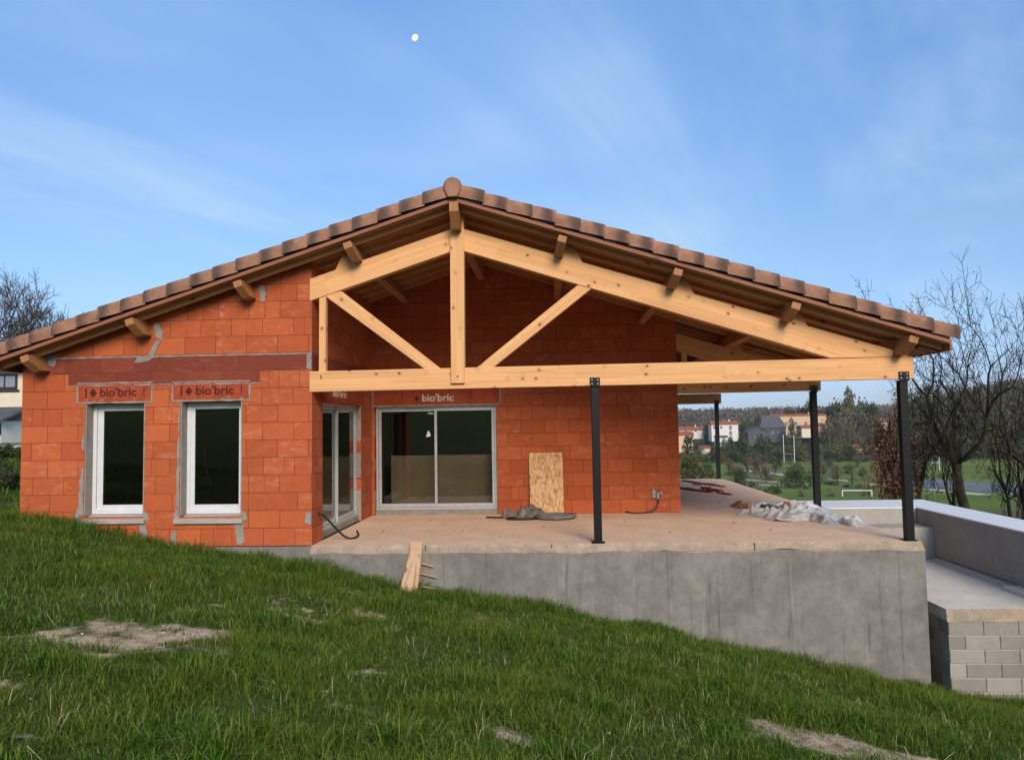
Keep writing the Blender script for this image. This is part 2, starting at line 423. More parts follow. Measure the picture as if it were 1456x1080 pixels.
# mortar smears: beside the windows, at sills, under purlins, at the base
for p in ([(-7.54,.50),(-7.448,.50),(-7.448,1.26),(-7.49,1.24)],[(-7.485,1.52),(-7.448,1.52),(-7.448,1.93),(-7.468,1.91)],[(-7.62,.37),(-7.53,.37),(-7.47,.60),(-7.545,.6)],
          [(-6.46,.40),(-6.38,.42),(-6.40,.52),(-6.46,.55)],[(-5.975,.42),(-5.895,.42),(-5.895,.62),(-5.95,.56)],[(-4.88,.40),(-4.80,.40),(-4.82,.52),(-4.885,.56)],
          [(-6.51,.14),(-6.40,.12),(-6.42,.35),(-6.53,.34)],[(-6.03,.02),(-5.93,.02),(-5.92,.28),(-6.02,.2)],[(-4.96,.03),(-4.84,.06),(-4.86,.35),(-5.0,.33)],
          [(-5.94,.62),(-5.893,.62),(-5.893,2.2),(-5.91,2.2)],
          [(-8.18,2.92),(-7.98,2.86),(-7.93,2.99),(-7.90,3.08),(-8.10,3.06)],[(-6.30,3.30),(-6.20,3.24),(-6.18,3.38),(-6.27,3.54),(-6.33,3.5)],[(-6.42,3.02),(-6.33,2.99),(-6.22,3.22),(-6.31,3.26)],[(-4.60,3.84),(-4.53,3.82),(-4.50,3.95),(-4.56,4.10),(-4.62,4.08)],
          [(-3.86,2.76),(-3.779,2.74),(-3.779,3.02),(-3.84,3.0)],[(-6.65,2.90),(-6.4,2.93),(-6.3,3.0),(-6.6,2.99)],[(-3.88,.34),(-3.78,.32),(-3.78,.52),(-3.86,.5)]):
    pq=globals().get('pq',0)+1; mb.prism(patch_poly(p,.018),-.0075-.0005*pq,.012)
mb.build('mortar_patch',M['mortar'],house)
# lettering helper
def lettering(txt,x,z,h,y,mat,parent,rotz=0,w=None,bold=.0):
    cu=bpy.data.curves.new('lettering','FONT'); cu.body=txt; cu.size=h; cu.extrude=.0015; cu.offset=bold
    t=bpy.data.objects.new('tmp',cu); COL.objects.link(t)
    dg=bpy.context.evaluated_depsgraph_get(); me=bpy.data.meshes.new_from_object(t.evaluated_get(dg))
    bpy.data.objects.remove(t)
    xs=[v.co.x for v in me.vertices]; s=(w/(max(xs)-min(xs))) if w else 1
    x0=min(xs)
    for v in me.vertices:
        a,b,c=v.co; u=(a-x0)*s
        v.co=(x+u*math.cos(rotz)+c*math.sin(rotz),y+u*math.sin(rotz)-c*math.cos(rotz),z+b)
    me.materials.clear(); me.materials.append(mat)
    o=bpy.data.objects.new('lettering',me); COL.objects.link(o); par(o,parent)
    return o
def lintel(l,r,zb,zt,y,white=False,yt=None):
    mb=MB(); mb.box((l,y-.008,zb+.02),(r,y+.03,zt)); o=mb.build('lintel',M['lintel'],house)
    return o
for (l,r,zb,zt) in ((-7.562,-6.367,2.265,2.579),(-6.004,-4.783,2.271,2.572)):
    lo=lintel(l,r,zb,zt,0)
    L=r-l; zm=(zb+zt)/2-.045; ym=-.0085
    lettering("bio'bric",l+.30*L,zm,.185,ym,M['letter_dark'],lo,w=L*.50,bold=.004)
    e=MB(); cx=l+.205*L; cz=zm+.055
    e.prism([(cx-.062,cz),(cx,cz-.075),(cx+.062,cz),(cx,cz+.075)],ym-.0015,ym)
    e.prism(rect(l+.095*L,l+.12*L,zm-.02,zm+.13),ym-.0015,ym)
    e.prism(rect(r-.105*L,r-.09*L,zm+.03,zm+.135),ym-.0015,ym); e.prism(rect(r-.105*L,r-.085*L,zm-.015,zm+.008),ym-.0015,ym)
    e.build('emblem',M['letter_dark'],lo)
    ch=MB()
    for k in range(7):
        x=rnd.uniform(l+.05,r-.1); z=zb+rnd.choice([.03,.05,.27,.24])
        ch.prism(patch_poly(rect(x,x+rnd.uniform(.02,.08),z,z+.012),.005),-.0095,-.006)
    ch.build('mortar_smear',M['mortar'],lo)
lo=MB(); lo.box((-3.77,DB-.012,2.27),(-1.10,DB+.03,2.60)); lo=lo.build('lintel',M['lintel'],house)
lettering("bio'bric",-2.71,2.345,.20,DB-.0125,M['letter_white'],lo,w=.66,bold=.005)
e=MB(); cx=-2.82; cz=2.40
e.prism([(cx-.05,cz),(cx,cz-.06),(cx+.05,cz),(cx,cz+.06)],DB-.0135,DB-.0125); e.build('emblem',M['letter_dark'],lo)
e=MB(); 
for x in (-3.14,-1.70): e.prism(rect(x,x+.016,2.40,2.56),DB-.0135,DB-.0125)
e.build('mark',M['letter_dark'],lo)
lo=MB(); lo.box((XC-.03,.40,2.27),(XC+.012,3.25,2.60)); lo=lo.build('lintel',M['lintel'],house)
lettering("bio'bric",XC+.0125,2.36,.17,1.1,M['letter_white'],lo,rotz=R(90),w=.88,bold=.005)
mb=MB()
def ystrip(x0,x1,z0,z1,amp=.007): mb.prism(patch_poly(rect(x0,x1,z0,z1),amp),DB-.018,DB+.01)
ystrip(-3.765,-1.06,2.238,2.272); ystrip(-1.098,-1.06,2.25,2.62); ystrip(-3.768,-3.735,2.28,2.62); ystrip(-1.05,-.7,2.60,2.625)
mb.build('mortar_patch',M['mortar'],house)
mb=MB()  # mortared jamb blocks of the terrace side door
for k,(z0,z1,c) in enumerate(((.02,.60,0),(1.05,1.32,0),(1.55,2.24,0),(.85,1.05,0))):
    mb.box((XC-.197,S1[1]-.006,z0),(XC-.004,S1[1]+.02,z1))
for z0,z1 in ((.02,.5),(.9,1.15),(1.6,2.1)): mb.box((D1[0]-.02,DB+.003,z0),(D1[0]+.006,DB+.16,z1))
mb.build('mortar_patch',M['mortar'],house)

# ------------------------------------------------ windows
def frame_ring(mb,x0,x1,z0,z1,wl,wr,wb,wt,y0,y1):
    mb.box((x0,y0,z0),(x0+wl,y1,z1)); mb.box((x1-wr,y0,z0),(x1,y1,z1))
    mb.box((x0+wl,y0,z0),(x1-wr,y1,z0+wb)); mb.box((x0+wl,y0,z1-wt),(x1-wr,y1,z1))
def window(w,k):
    x0,x1,z0,z1=w; x0+=.006; x1-=.006; z1-=.004
    f=MB(); zs=z0+.03
    frame_ring(f,x0,x1,zs,z1,.07,.07,.075,.06,.190,.26)
    o=f.build('window',M['pvc'],house,bevel=.004)
    s=MB(); a=x0+(.058 if k else .075); 
    frame_ring(s,a,x1-.055,zs+.06,z1-.045,.075 if k else .10,.075,.085,.07,.208,.25)
    s.build('sash',M['pvc'],o,bevel=.005)
    g=MB(); wl=.06 if k else .085
    frame_ring(g,a+wl+.012,x1-.12,zs+.135,z1-.108,.012,.012,.012,.012,.213,.218); g.build('gasket',M['alu_dark'],o)
    p=MB(); p.box((a+wl,.226,zs+.13),(x1-.12,.230,z1-.10)); p.build('pane',M['glass'],o)
    s=MB()
    L=x0-.085; Rr=x1+.03
    s.hexa([(L,-.05,z0-.10),(Rr,-.05,z0-.10),(Rr,.188,z0-.09),(L,.188,z0-.09),(L,-.05,z0-.035),(Rr,-.05,z0-.035),(Rr,.188,z0+.028),(L,.188,z0+.028)])
    so=s.build('sill',M['ledgeconc'],o,bevel=.006)
    for q0,q1 in ((x0-.003,x0+.014),(x1-.014,x1+.003)):
        j=MB(); j.box((q0,.004,z0+.02),(q1,.188,z1)); j.build('reveal',M['mortar'],o)
    return o
wa=window(W1,0); wb=window(W2,1)
tag(wa,'white framed window left of its twin'); tag(wb,'white framed window nearest the terrace corner')
# hanging cable seen behind the second pane
mb=MB(); mb.tube([(-5.66,.36,1.55),(-5.65,.37,1.3),(-5.62,.39,1.05),(-5.56,.39,.92)],.012,6); mb.build('cable',M['black'],house)

def sliding(P,u0,u1,z0,z1,um,d,nm):
    """sliding door, P(u,depth,z); d is outward depth of the frame face"""
    def bx(mb,a,b): 
        p=P(*a); q=P(*b)
        mb.box([min(p[i],q[i]) for i in range(3)],[max(p[i],q[i]) for i in range(3)])
    def ring(mb,x0,x1,z0,z1,w,wb,wt,y0,y1):
        bx(mb,(x0,y0,z0),(x0+w,y1,z1)); bx(mb,(x1-w,y0,z0),(x1,y1,z1)); bx(mb,(x0+w,y0,z0),(x1-w,y1,z0+wb)); bx(mb,(x0+w,y0,z1-wt),(x1-w,y1,z1))
    f=MB(); ring(f,u0,u1,z0+.10,z1,.045,.045,.045,d,d+.09); o=f.build('sliding_door',M['alu'],house,bevel=.003)
    t=MB(); bx(t,(u0,d-.03,z0),(u1,d+.09,z0+.098)); t.build('threshold',M['mortar'],o)
    a=MB(); ring(a,u0+.05,um+.028,z0+.15,z1-.05,.052,.075,.05,d+.05,d+.08); a.build('leaf',M['alu'],o,bevel=.003)
    b=MB(); ring(b,um-.028,u1-.05,z0+.15,z1-.05,.052,.075,.05,d+.012,d+.042); b.build('leaf',M['alu'],o,bevel=.003)
    p=MB(); bx(p,(u0+.10,d+.063,z0+.22),(um-.02,d+.067,z1-.10)); p.build('pane',M['glass'],o)
    p=MB(); bx(p,(um+.02,d+.025,z0+.22),(u1-.10,d+.029,z1-.10)); p.build('pane',M['glass'],o)
    return o
d1=sliding(lambda u,d,z:(u,DB+d,z),D1[0]+.02,D1[1]-.005,.0,2.24,-2.446,.07,'')
d2=sliding(lambda u,d,z:(XC-d,u,z),S1[0]+.01,S1[1]-.01,.0,2.24,1.80,.09,'')
tag(d1,'wide grey framed sliding door facing the camera'); tag(d2,'grey framed sliding door in the side wall')
white=m_plain('white paper label',(.75,.75,.74),.7,.2)
mb=MB(); yy=DB+.131
mb.prism([(-2.66,1.60),(-2.56,1.615),(-2.565,1.66),(-2.595,1.72),(-2.615,1.73),(-2.635,1.67)],yy,yy+.001); mb.build('sticker',white,d1)
mb=MB(); mb.prism([(-2.62,2.085),(-2.50,2.075),(-2.51,2.10),(-2.61,2.105)],yy,yy+.001); mb.build('sticker',white,d1)
# ------------------------------------------------ interior things
floor=MB(); floor.box((XL+.2,.2,-.2),(-3.98,YR-.2,-.004)); floor.box((-3.98,DB+.2,-.2),(XB-.2,YR-.2,-.005))
tag(floor.build('floor',M['slab']),kind='structure')
bm_=m_plain('beige insulation board',(.47,.31,.185),.8,.2,var=.12,scale=2)
mb=MB(); mb.box((-3.5,DB+.62,.0),(-.4,DB+.70,1.20))
tag(mb.build('insulation_board',bm_,origin=(-2,DB+.66,0)),'beige board standing behind the glass of the wide sliding door','board')
mb=MB(); mb.box((-4.75,1.0,.0),(-4.67,3.9,1.18))
tag(mb.build('insulation_board',bm_,origin=(-4.7,2.4,0)),'beige board standing behind the side wall sliding door','board')

# ------------------------------------------------ timber truss
TY=-.012
def bpoly(name,poly,y0,y1,mat,ang,parent=house,bev=.006):
    mb=MB(); ca,sa=math.cos(ang),math.sin(ang); o=rnd.uniform(0,40)
    mb.prism(poly,y0,y1,ufun=lambda x,y,z:(o+x*ca+z*sa+(y-y0)*.0,o*.3+(-x*sa+z*ca)+(y-y0)))
    return mb.build(name,M[mat] if isinstance(mat,str) else mat,parent,bevel=bev)
A=math.atan(SL)
CT=4.937; CD=.352
def top_chord(x0,x1,y0,y1,mat='timber'):
    f=lambda x:CT-SL*abs(x-RX)
    return [(x0,f(x0)-CD),(x1,f(x1)-CD),(x1,f(x1)),(x0,f(x0))]
bpoly('tie_beam',[(-3.81,2.386),(5.437,2.418),(5.444,2.748),(-3.81,2.708)],TY,TY+.14,'timber',R(.2))
bpoly('top_chord',top_chord(-3.806,-1.53,0,0),TY-.001,TY+.139,'timber',A)
bpoly('top_chord',[(-1.37,CT-CD-SL*.074),(4.22,2.752),(5.36,2.752),(5.36,2.79),(-1.37,CT-SL*.074)],TY-.001,TY+.139,'timber',-A)
bpoly('king_post',[(-1.567,2.475),(-1.354,2.475),(-1.336,5.19),(-1.556,5.19)],TY-.05,TY+.10,'timber',R(90))
bpoly('post',[(-3.665,2.70),(-3.555,2.70),(-3.55,3.93),(-3.66,3.93)],TY+.015,TY+.125,'timber',R(90))
bpoly('brace',[(-1.972,2.70),(-1.718,2.70),(-3.30,3.97),(-3.55,3.93),(-3.55,3.89)],TY+.012,TY+.128,'timber',R(-38))
bpoly('brace',[(-1.189,2.70),(-.931,2.70),(.66,3.93),(.60,4.0),(.46,4.0)],TY+.012,TY+.128,'timber',R(38))
# the two shorter trusses behind, from the back wall to the rear posts
for yy in (DB+.02,YR-.02):
    bpoly('tie_beam',[(XB,2.405),(5.437,2.418),(5.44,2.74),(XB,2.73)],yy,yy+.14,'timber',R(.1))
    bpoly('top_chord',[(XB,CT-CD-SL*(XB-RX)),(4.22,2.752),(5.36,2.752),(5.36,2.79),(XB,CT-SL*(XB-RX))],yy-.001,yy+.139,'timber',-A)
    bpoly('post',[(2.66,2.72),(2.77,2.72),(2.77,3.30),(2.66,3.30)],yy+.015,yy+.12,'timber',R(90))
# bolts on the joints
mb=MB()
def disc(mb,x,z,y,r=.013):
    n=8; mb.prism([(x+r*math.cos(2*math.pi*k/n),z+r*math.sin(2*math.pi*k/n)) for k in range(n)],y-.006,y)
for x,z in ((-3.62,2.60),(-3.63,2.63),(-1.46,2.58)): disc(mb,x,z,TY-(.05 if x>-2 else 0))
mb.build('bolt',M['steel'],house)
# purlins, set square to the slope, with chamfered ends
def purlin(s,side,y0=-.452,y1=YR+.3):
    zt=RZ-.072-SL*s; h=.245; w=.13
    if s==0:
        c=V((RX,0,RZ-.03)); u=V((1,0,0)); nrm=V((0,0,1)); h=.365; w=.14
    else:
        c=V((RX+side*s,0,zt)); u=V((CA,0,-side*SA)); nrm=V((side*SA,0,CA))
    prof=[(y0,0),(y0,-h*.40),(y0+.21,-h),(y1,-h),(y1,0)]
    mb=MB(); i=len(mb.v)
    for k in (-1,1):
        for (y,t) in prof:
            p=c+u*(k*w/2)+nrm*t; mb.v.append((p.x,y,p.z))
    n=5; o=rnd.uniform(0,30)
    def ad(f,uv): mb.f.append(f); mb.uv.append(uv); mb.m.append(0)
    ad(tuple(range(n))[::-1],[(prof[k][0]+o,prof[k][1]+o) for k in range(n)][::-1]); ad(tuple(range(n,2*n)),[(prof[k][0]+o+3,prof[k][1]+o) for k in range(n)])
    for k in range(n):
        k2=(k+1)%n; L=math.dist(prof[k],prof[k2])
        lng=L>1
        uv=[(o,0),(o+L,0),(o+L,w),(o,w)] if lng else [(o,0),(o,L),(o+w,L),(o+w,0)]
        if not lng: uv=[(o+.0,0),(o+L,0),(o+L,w),(o,w)]
        ad((k,k2,k2+n,k+n),uv)
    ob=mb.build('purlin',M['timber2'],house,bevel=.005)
    bm=bmesh.new(); bm.from_mesh(ob.data); bmesh.ops.recalc_face_normals(bm,faces=bm.faces); bm.to_mesh(ob.data); bm.free()
    return ob
PS=(1.65,3.36,5.06,6.72)
purlin(0,1)
for s in PS:
    for sd in (-1,1): purlin(s,sd)
def cleat(s,sd,y0):
    # triangular block on the downhill side, standing on the chord
    f=lambda q:CT-SL*q-.004
    a=s+.055; b=s+.31
    poly=[(RX+sd*(a-.12),f(a-.12)),(RX+sd*b,f(b)),(RX+sd*(a+.12),f(a)+.21),(RX+sd*(a-.02),f(a)+.25)]
    if sd<0: poly=poly[::-1]
    bpoly('cleat',poly,y0+.015,y0+.125,'timber',-sd*A)
for s,sd in ((1.65,-1),(1.65,1),(3.36,1),(5.06,1)): cleat(s,sd,TY)
for s in (5.06,): cleat(s,1,DB+.02)
# steel posts
def steel_post(x,y):
    mb=MB(); mb.box((x-.06,y-.06,.012),(x+.06,y+.06,2.40)); o=mb.build('steel_post',M['steel'],house,bevel=.006)
    b=MB(); b.box((x-.078,y-.082,2.395),(x+.078,y-.074,2.525)); b.box((x-.078,y-.082,2.385),(x+.078,y+.09,2.397)); b.build('bracket',M['steel'],o,bevel=.002)
    q=MB()
    for dx in (-.045,.045):
        for dz in (2.43,2.49): disc(q,x+dx,dz,y-.082,.012)
    q.build('bolt',M['bolt'],o)
    f=MB(); f.box((x-.10,y-.066,.001),(x+.10,y+.10,.012)); f.build('base_plate',M['steel'],o)
    return o
for x,y in ((.655,.056),(5.29,.056),(5.287,3.99),(5.287,13.13)): steel_post(x,y)

# ------------------------------------------------ roof
SE=7.34; YF=-.44; YB=13.7
mb=MB()
for sd in (-1,1):
    x1=RX+sd*(SE-.06)
    mb.hexa([(RX,YF+.05,RZ-.022),(x1,YF+.05,zl(x1)-.022),(x1,YB,zl(x1)-.022),(RX,YB,RZ-.022),(RX,YF+.05,RZ-.004),(x1,YF+.05,zl(x1)-.004),(x1,YB,zl(x1)-.004),(RX,YB,RZ-.004)] if sd>0 else
            [(x1,YF+.05,zl(x1)-.022),(RX,YF+.05,RZ-.022),(RX,YB,RZ-.022),(x1,YB,zl(x1)-.022),(x1,YF+.05,zl(x1)-.004),(RX,YF+.05,RZ-.004),(RX,YB,RZ-.004),(x1,YB,zl(x1)-.004)])
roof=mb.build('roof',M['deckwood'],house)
# tile field: corrugated courses, each stepping over the next
mb=MB(); NT=20; PT=(SE-.10)/NT; SC=.25
ys=[-.17+SC/6*k for k in range(int((YB+.17)/(SC/6))+1)]
for sd in (-1,1):
    for r_ in range(NT):
        s0=.10+PT*r_-.03; s1=.10+PT*(r_+1)+.02
        base=len(mb.v)
        for s,lift in ((s0,.05),(s1,.085)):
            for y in ys:
                z=RZ-SL*s+lift+.05+.045*abs(math.sin(math.pi*(y+.17)/SC))**.7
                mb.v.append((RX+sd*s,y,z))
        # small lip at the lower end
        for y in ys: mb.v.append((RX+sd*s1,y,RZ-SL*s1+.07+.045*abs(math.sin(math.pi*(y+.17)/SC))**.7))
        n=len(ys)
        for row in range(2):
            for k in range(n-1):
                a=base+row*n+k
                mb.f.append((a,a+1,a+n+1,a+n) if sd<0 else (a+n,a+n+1,a+1,a)); mb.m.append(0)
                u0,u1=(0,.9) if row==0 else (.9,1)
                uvs={a:(u0,0),a+1:(u0,.1),a+n:(u1,0),a+n+1:(u1,.1)}
                mb.uv.append([uvs[q] for q in mb.f[-1]])
mb.build('tile_field',M['tile'],roof)
# eave tile ends on the right side
for k in range(8):
    y=-.05+SC*k; mb=MB(); x0=RX+SE-.35; x1=RX+SE-.06
    prof=[(math.cos(a)*.10,-math.sin(a)*.055) for a in [math.pi*j/8 for j in range(9)]]
    i=0
    for x in (x0,x1):
        for (dy,dz) in prof: mb.v.append((x,y+SC/2+dy,zl(x)-.055+dz))
        for (dy,dz) in prof: mb.v.append((x,y+SC/2+dy*.88,zl(x)-.042+dz))
    n=9
    for j in range(8):
        mb.mesh([mb.v[j],mb.v[j+1],mb.v[18+j+1],mb.v[18+j]],[(0,1,2,3)]); mb.mesh([mb.v[9+j],mb.v[9+j+1],mb.v[27+j+1],mb.v[27+j]],[(3,2,1,0)])
        mb.mesh([mb.v[18+j],mb.v[18+j+1],mb.v[27+j+1],mb.v[27+j]],[(0,1,2,3)])
    mb.build('eave_tile',M['tile'],roof)
# rafters
for sd in (-1,1):
    k=0; y=-.20
    while y<YR+.5:
        s0,s1=.02,SE-.12
        a=V((RX+sd*s0,y,RZ-SL*s0-.022-.035)); b=V((RX+sd*s1,y,RZ-SL*s1-.022-.035))
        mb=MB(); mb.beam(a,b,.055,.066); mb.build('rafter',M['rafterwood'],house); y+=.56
# battens visible between the rafters + verge board
for sd in (-1,1):
    mb=MB(); a=V((RX,YF+.012,RZ+.006)); b=V((RX+sd*(SE-.1),YF+.012,zl(RX+SE-.1)+.006)); mb.beam(a,b,.024,.056); mb.build('verge_board',M['fascia'],roof,bevel=.003)
    mb=MB(); x=RX+sd*(SE-.11); mb.box((min(x,x+sd*.03),YF+.03,zl(x)-.12),(max(x,x+sd*.03),YB-.05,zl(x)-.03)); mb.build('eave_board',M['fascia'],roof)
# verge tiles
def verge_tile(sd,k):
    s0=.10+PT*k-.02; s1=s0+PT+.03
    mb=MB(); jit=rnd.uniform(-.008,.008); jy=rnd.uniform(-.008,.008)
    prof=[(-.478,.046),(-.480,.17),(-.470,.215),(-.440,.240),(-.39,.250),(-.32,.245),(-.25,.215),(-.20,.165),(-.18,.11)]
    th=.014; n=len(prof); N=5
    u=rnd.uniform(-.22,.16)
    outer=[]; 
    for t in range(N):
        f=t/(N-1); s=s0+(s1-s0)*f; lift=.004+.024*f+.003*math.sin(math.pi*f)+jit; dy=-.010*f+jy
        for inner in (0,1):
            for (y,z) in prof:
                yy=y+dy; zz=z
                if inner: yy=yy+(th if y<-.42 else th*.3); zz=z-(th if y>-.46 and z>.05 else 0)
                mb.v.append((RX+sd*s+sd*SA*0,yy,RZ-SL*s+zz*1.03+lift))
    def idx(t,inn,k): return t*2*n+inn*n+k
    def q(f,uv):
        if sd<0: f=f[::-1]; uv=uv[::-1]
        mb.f.append(f); mb.uv.append(uv); mb.m.append(0)
    for t in range(N-1):
        f0,f1=t/(N-1)+u,(t+1)/(N-1)+u
        for k in range(n-1):
            q((idx(t,0,k),idx(t+1,0,k),idx(t+1,0,k+1),idx(t,0,k+1)),[(f0,k*.03),(f1,k*.03),(f1,k*.03+.03),(f0,k*.03+.03)])
            q((idx(t,1,k+1),idx(t+1,1,k+1),idx(t+1,1,k),idx(t,1,k)),[(f0,0)]*4)
        for k,d in ((0,0),(n-1,1)):
            q((idx(t,1,k),idx(t+1,1,k),idx(t+1,0,k),idx(t,0,k)) if not d else (idx(t,0,k),idx(t+1,0,k),idx(t+1,1,k),idx(t,1,k)),[(f0,0),(f1,0),(f1,0),(f0,0)])
    for t in (0,N-1):
        for k in range(n-1):
            f=(idx(t,0,k),idx(t,0,k+1),idx(t,1,k+1),idx(t,1,k))
            q(f if t==0 else f[::-1],[(t/(N-1)+u*.0+.2,0)]*4)
    return mb.build('verge_tile',M['tile'],roof)
for sd in (-1,1):
    for k in range(NT): verge_tile(sd,k)
# ridge tile with closed flared end, and the ridge run behind
mb=MB(); N=14
def ring(y,r,cz,lo): 
    pts=[]
    for j in range(N+1):
        a=math.pi*j/N; pts.append((RX-.008+r*math.cos(a),y,cz+r*math.sin(a)))
    pts+=[(RX-.008-r*.93,y,cz-.06),(RX-.008-r*.55,y,cz-lo),(RX-.008+r*.55,y,cz-lo),(RX-.008+r*.93,y,cz-.06)]
    return pts
ra=ring(-.535,.118,5.438,.165); rb_=ring(-.50,.142,5.435,.165); rc=ring(-.10,.125,5.43,.12)
for P,Q in ((ra,rb_),(rb_,rc)):
    n=len(P)
    for j in range(n): mb.face([P[j],P[(j+1)%n],Q[(j+1)%n],Q[j]],[(.1,0),(.1,.1),(.45,.1),(.45,0)])
mb.face(ra[::-1],[(.35,.1)]*len(ra)); mb.face(rc,[(.2,.1)]*len(rc))
mb.build('ridge_tile',M['tile'],roof,bevel=.004)
for k in range(34):
    mb=MB(); P=ring(-.16+k*.4,.128,5.425,.1); Q=ring(.28+k*.4,.118,5.42,.1); n=len(P)
    for j in range(n): mb.face([P[j],P[(j+1)%n],Q[(j+1)%n],Q[j]],[(0,0),(0,.1),(.9,.1),(.9,0)])
    mb.face(P[::-1],[(.1,0)]*n)
    if k<4: mb.build('ridge_tile',M['tile'],roof)
    else:
        if k==4: rest=MB()
        i=len(rest.v); rest.v+=mb.v; rest.f+=[tuple(i+q for q in f) for f in mb.f]; rest.uv+=mb.uv; rest.m+=mb.m
rest.build('ridge_run',M['tile'],roof)

# ------------------------------------------------ wall electrics
cond=m_plain('grey conduit plastic',(.30,.31,.32),.5,.4)
mb=MB(); mb.box((1.985,DB-.03,.30),(2.055,DB-.001,.46)); bxo=mb.build('socket_box',cond,house,bevel=.006)
mb=MB(); mb.tube([(2.09,DB-.01,.27),(2.09,DB-.05,.30),(2.09,DB-.055,.42)],.03,8); mb.tube([(2.16,DB-.01,.36),(2.16,DB-.05,.38),(2.15,DB-.05,.44)],.025,8); mb.tube([(2.06,DB-.03,.38),(2.17,DB-.03,.38)],.018,6); mb.build('conduit',cond,house)
mb=MB(); mb.tube([(2.10,DB-.05,.30),(2.10,DB-.09,.22),(2.04,DB-.12,.10),(1.92,DB-.13,.03),(1.75,DB-.12,.014),(1.58,DB-.14,.013),(1.44,DB-.02,.03)],.013,7); 
tag(mb.build('cable',M['black'],origin=(1.8,DB-.12,0),smooth=True),'black cable drooping from a grey wall box to the terrace floor','cable')
mb=MB(); mb.tube([(XC+.0,.30,.47),(XC+.06,.33,.44),(XC+.16,.40,.32),(XC+.25,.52,.17),(XC+.33,.60,.06),(XC+.42,.62,.014),(XC+.50,.66,.016),(XC+.54,.76,.05),(XC+.50,.80,.11)],.017,8)
tag(mb.build('cable',M['black'],origin=(XC+.3,.5,0),smooth=True),'black cable end hooking out of the brick corner onto the terrace','cable')
# ================================================================== TERRAIN
HX=np.array([(-200,3),(-40,1.9),(-14,.95),(-8.1,.42),(-6.04,.02),(-3.86,-.32),(-2.49,-.61),(.62,-1.09),(2.18,-1.43),(5.43,-2.14),(7,-2.4),(10,-2.8),(16,-3.3),(40,-4),(200,-6)],float)
def sms(a,b,x):
    t=np.clip((x-a)/(b-a),0,1); return t*t*(3-2*t)
def vnoise(x,y,s,seed=0):
    """smooth value noise (numpy)"""
    x=np.asarray(x)*s+seed*17.3; y=np.asarray(y)*s+seed*9.1
    xi=np.floor(x).astype(int); yi=np.floor(y).astype(int); xf=x-xi; yf=y-yi
    def h(a,b):
        n=(a*374761393+b*668265263+seed*974711)&0x7fffffff
        n=((n^(n>>13))*1274126177)&0x7fffffff
        return ((n^(n>>16))&0xffff)/65535.
    u=xf*xf*(3-2*xf); v=yf*yf*(3-2*yf)
    return (h(xi,yi)*(1-u)+h(xi+1,yi)*u)*(1-v)+(h(xi,yi+1)*(1-u)+h(xi+1,yi+1)*u)*v
def ground(x,y,rough=True):
    x=np.asarray(x,float); y=np.asarray(y,float)
    hz=np.interp(x,HX[:,0],HX[:,1])
    w=np.clip((y+11.7)/11.7,0,1)
    cam=.2-.10*np.clip(x,-25,25)
    z=hz*w+cam*(1-w)
    if rough: z=z+((vnoise(x,y,1.1,1)-.5)*.10+(vnoise(x,y,3.1,2)-.5)*.05)*(1-sms(10,30,np.hypot(x,y)))
    # unseen rising slope added behind the camera, to darken reflections in the glass
    z=z+np.clip(-y-22,0,160)*.15
    # right bank, then the drop to the valley
    bank=np.where(x<-8,1.25,np.where(x>5,-2.85,0)); t=sms(-14,4,x); bank=1.25*(1-t)-2.85*t
    z=np.where(y>0,z+(bank-hz)*sms(0,24,y),z)
    right=sms(-.12,.10,(x-3)/(np.abs(y)+12))
    z=np.where(y>0,z-16.2*sms(33,112,y)*right,z)
    # hillside beyond the playing field
    far=y>0
    ang=x/np.maximum(y,1)
    hill=22*sms(392,640,y)+10*sms(600,1000,y)+np.where(far,26*sms(.42,.62,ang)*sms(420,640,y),0)
    hill=hill+6*(vnoise(x,y,.006,5)-.5)*sms(420,700,y)
    z=np.where(far,z+hill*np.maximum(right,.4),z)
    inside=(x>XL+.1)&(x<5.30)&(y>.05)&(y<13.0)
    z=np.where(inside,np.minimum(z,-.9)-1.0,z)
    pool=(x>5.3)&(x<8.2)&(y>.05)&(y<6.0)
    z=np.where(pool,np.minimum(z,-2.0),z)
    return z
def gz(x,y): return float(ground(x,y))
PATCH=[(-3.75,-5.35,.50,.50,1.15),(-3.40,-4.95,.45,.28,1.1),(-3.95,-6.05,.35,.25,.7),(-4.25,-5.75,.3,.25,.75),(-3.5,-3.9,.35,.30,.65),(-3.44,-3.3,.25,.2,.55),(-2.55,-1.5,.42,.35,.8),(-2.72,-2.5,.25,.3,.6),
  (-.28,-6.5,.17,.15,.95),(.25,-6.05,.10,.07,.7),(1.26,-3.3,.2,.15,.65),(2.15,-5.30,.48,.30,1.5),(1.84,-5.02,.26,.2,1.3),(2.6,-5.45,.55,.30,1.5),(-2.6,-3.4,.2,.15,.5),(-3.0,-7.5,.18,.15,.6),(-3.15,-6.8,.2,.15,.5),(-3.25,-6.4,.25,.12,.5),(-.95,-5.0,.2,.15,.4),(-2.25,-.75,.3,.25,.6)]
rp=random.Random(31)
PATCH+=[(rp.uniform(-4.6,4.2),rp.uniform(-7.4,-1.0),rp.uniform(.10,.26),rp.uniform(.08,.2),rp.uniform(.8,1.1)) for _ in range(16)]
PATCH+=[(rp.uniform(-3.2,-1.9),rp.uniform(-3.2,-1.0),rp.uniform(.12,.3),rp.uniform(.08,.2),rp.uniform(.95,1.15)) for _ in range(5)]
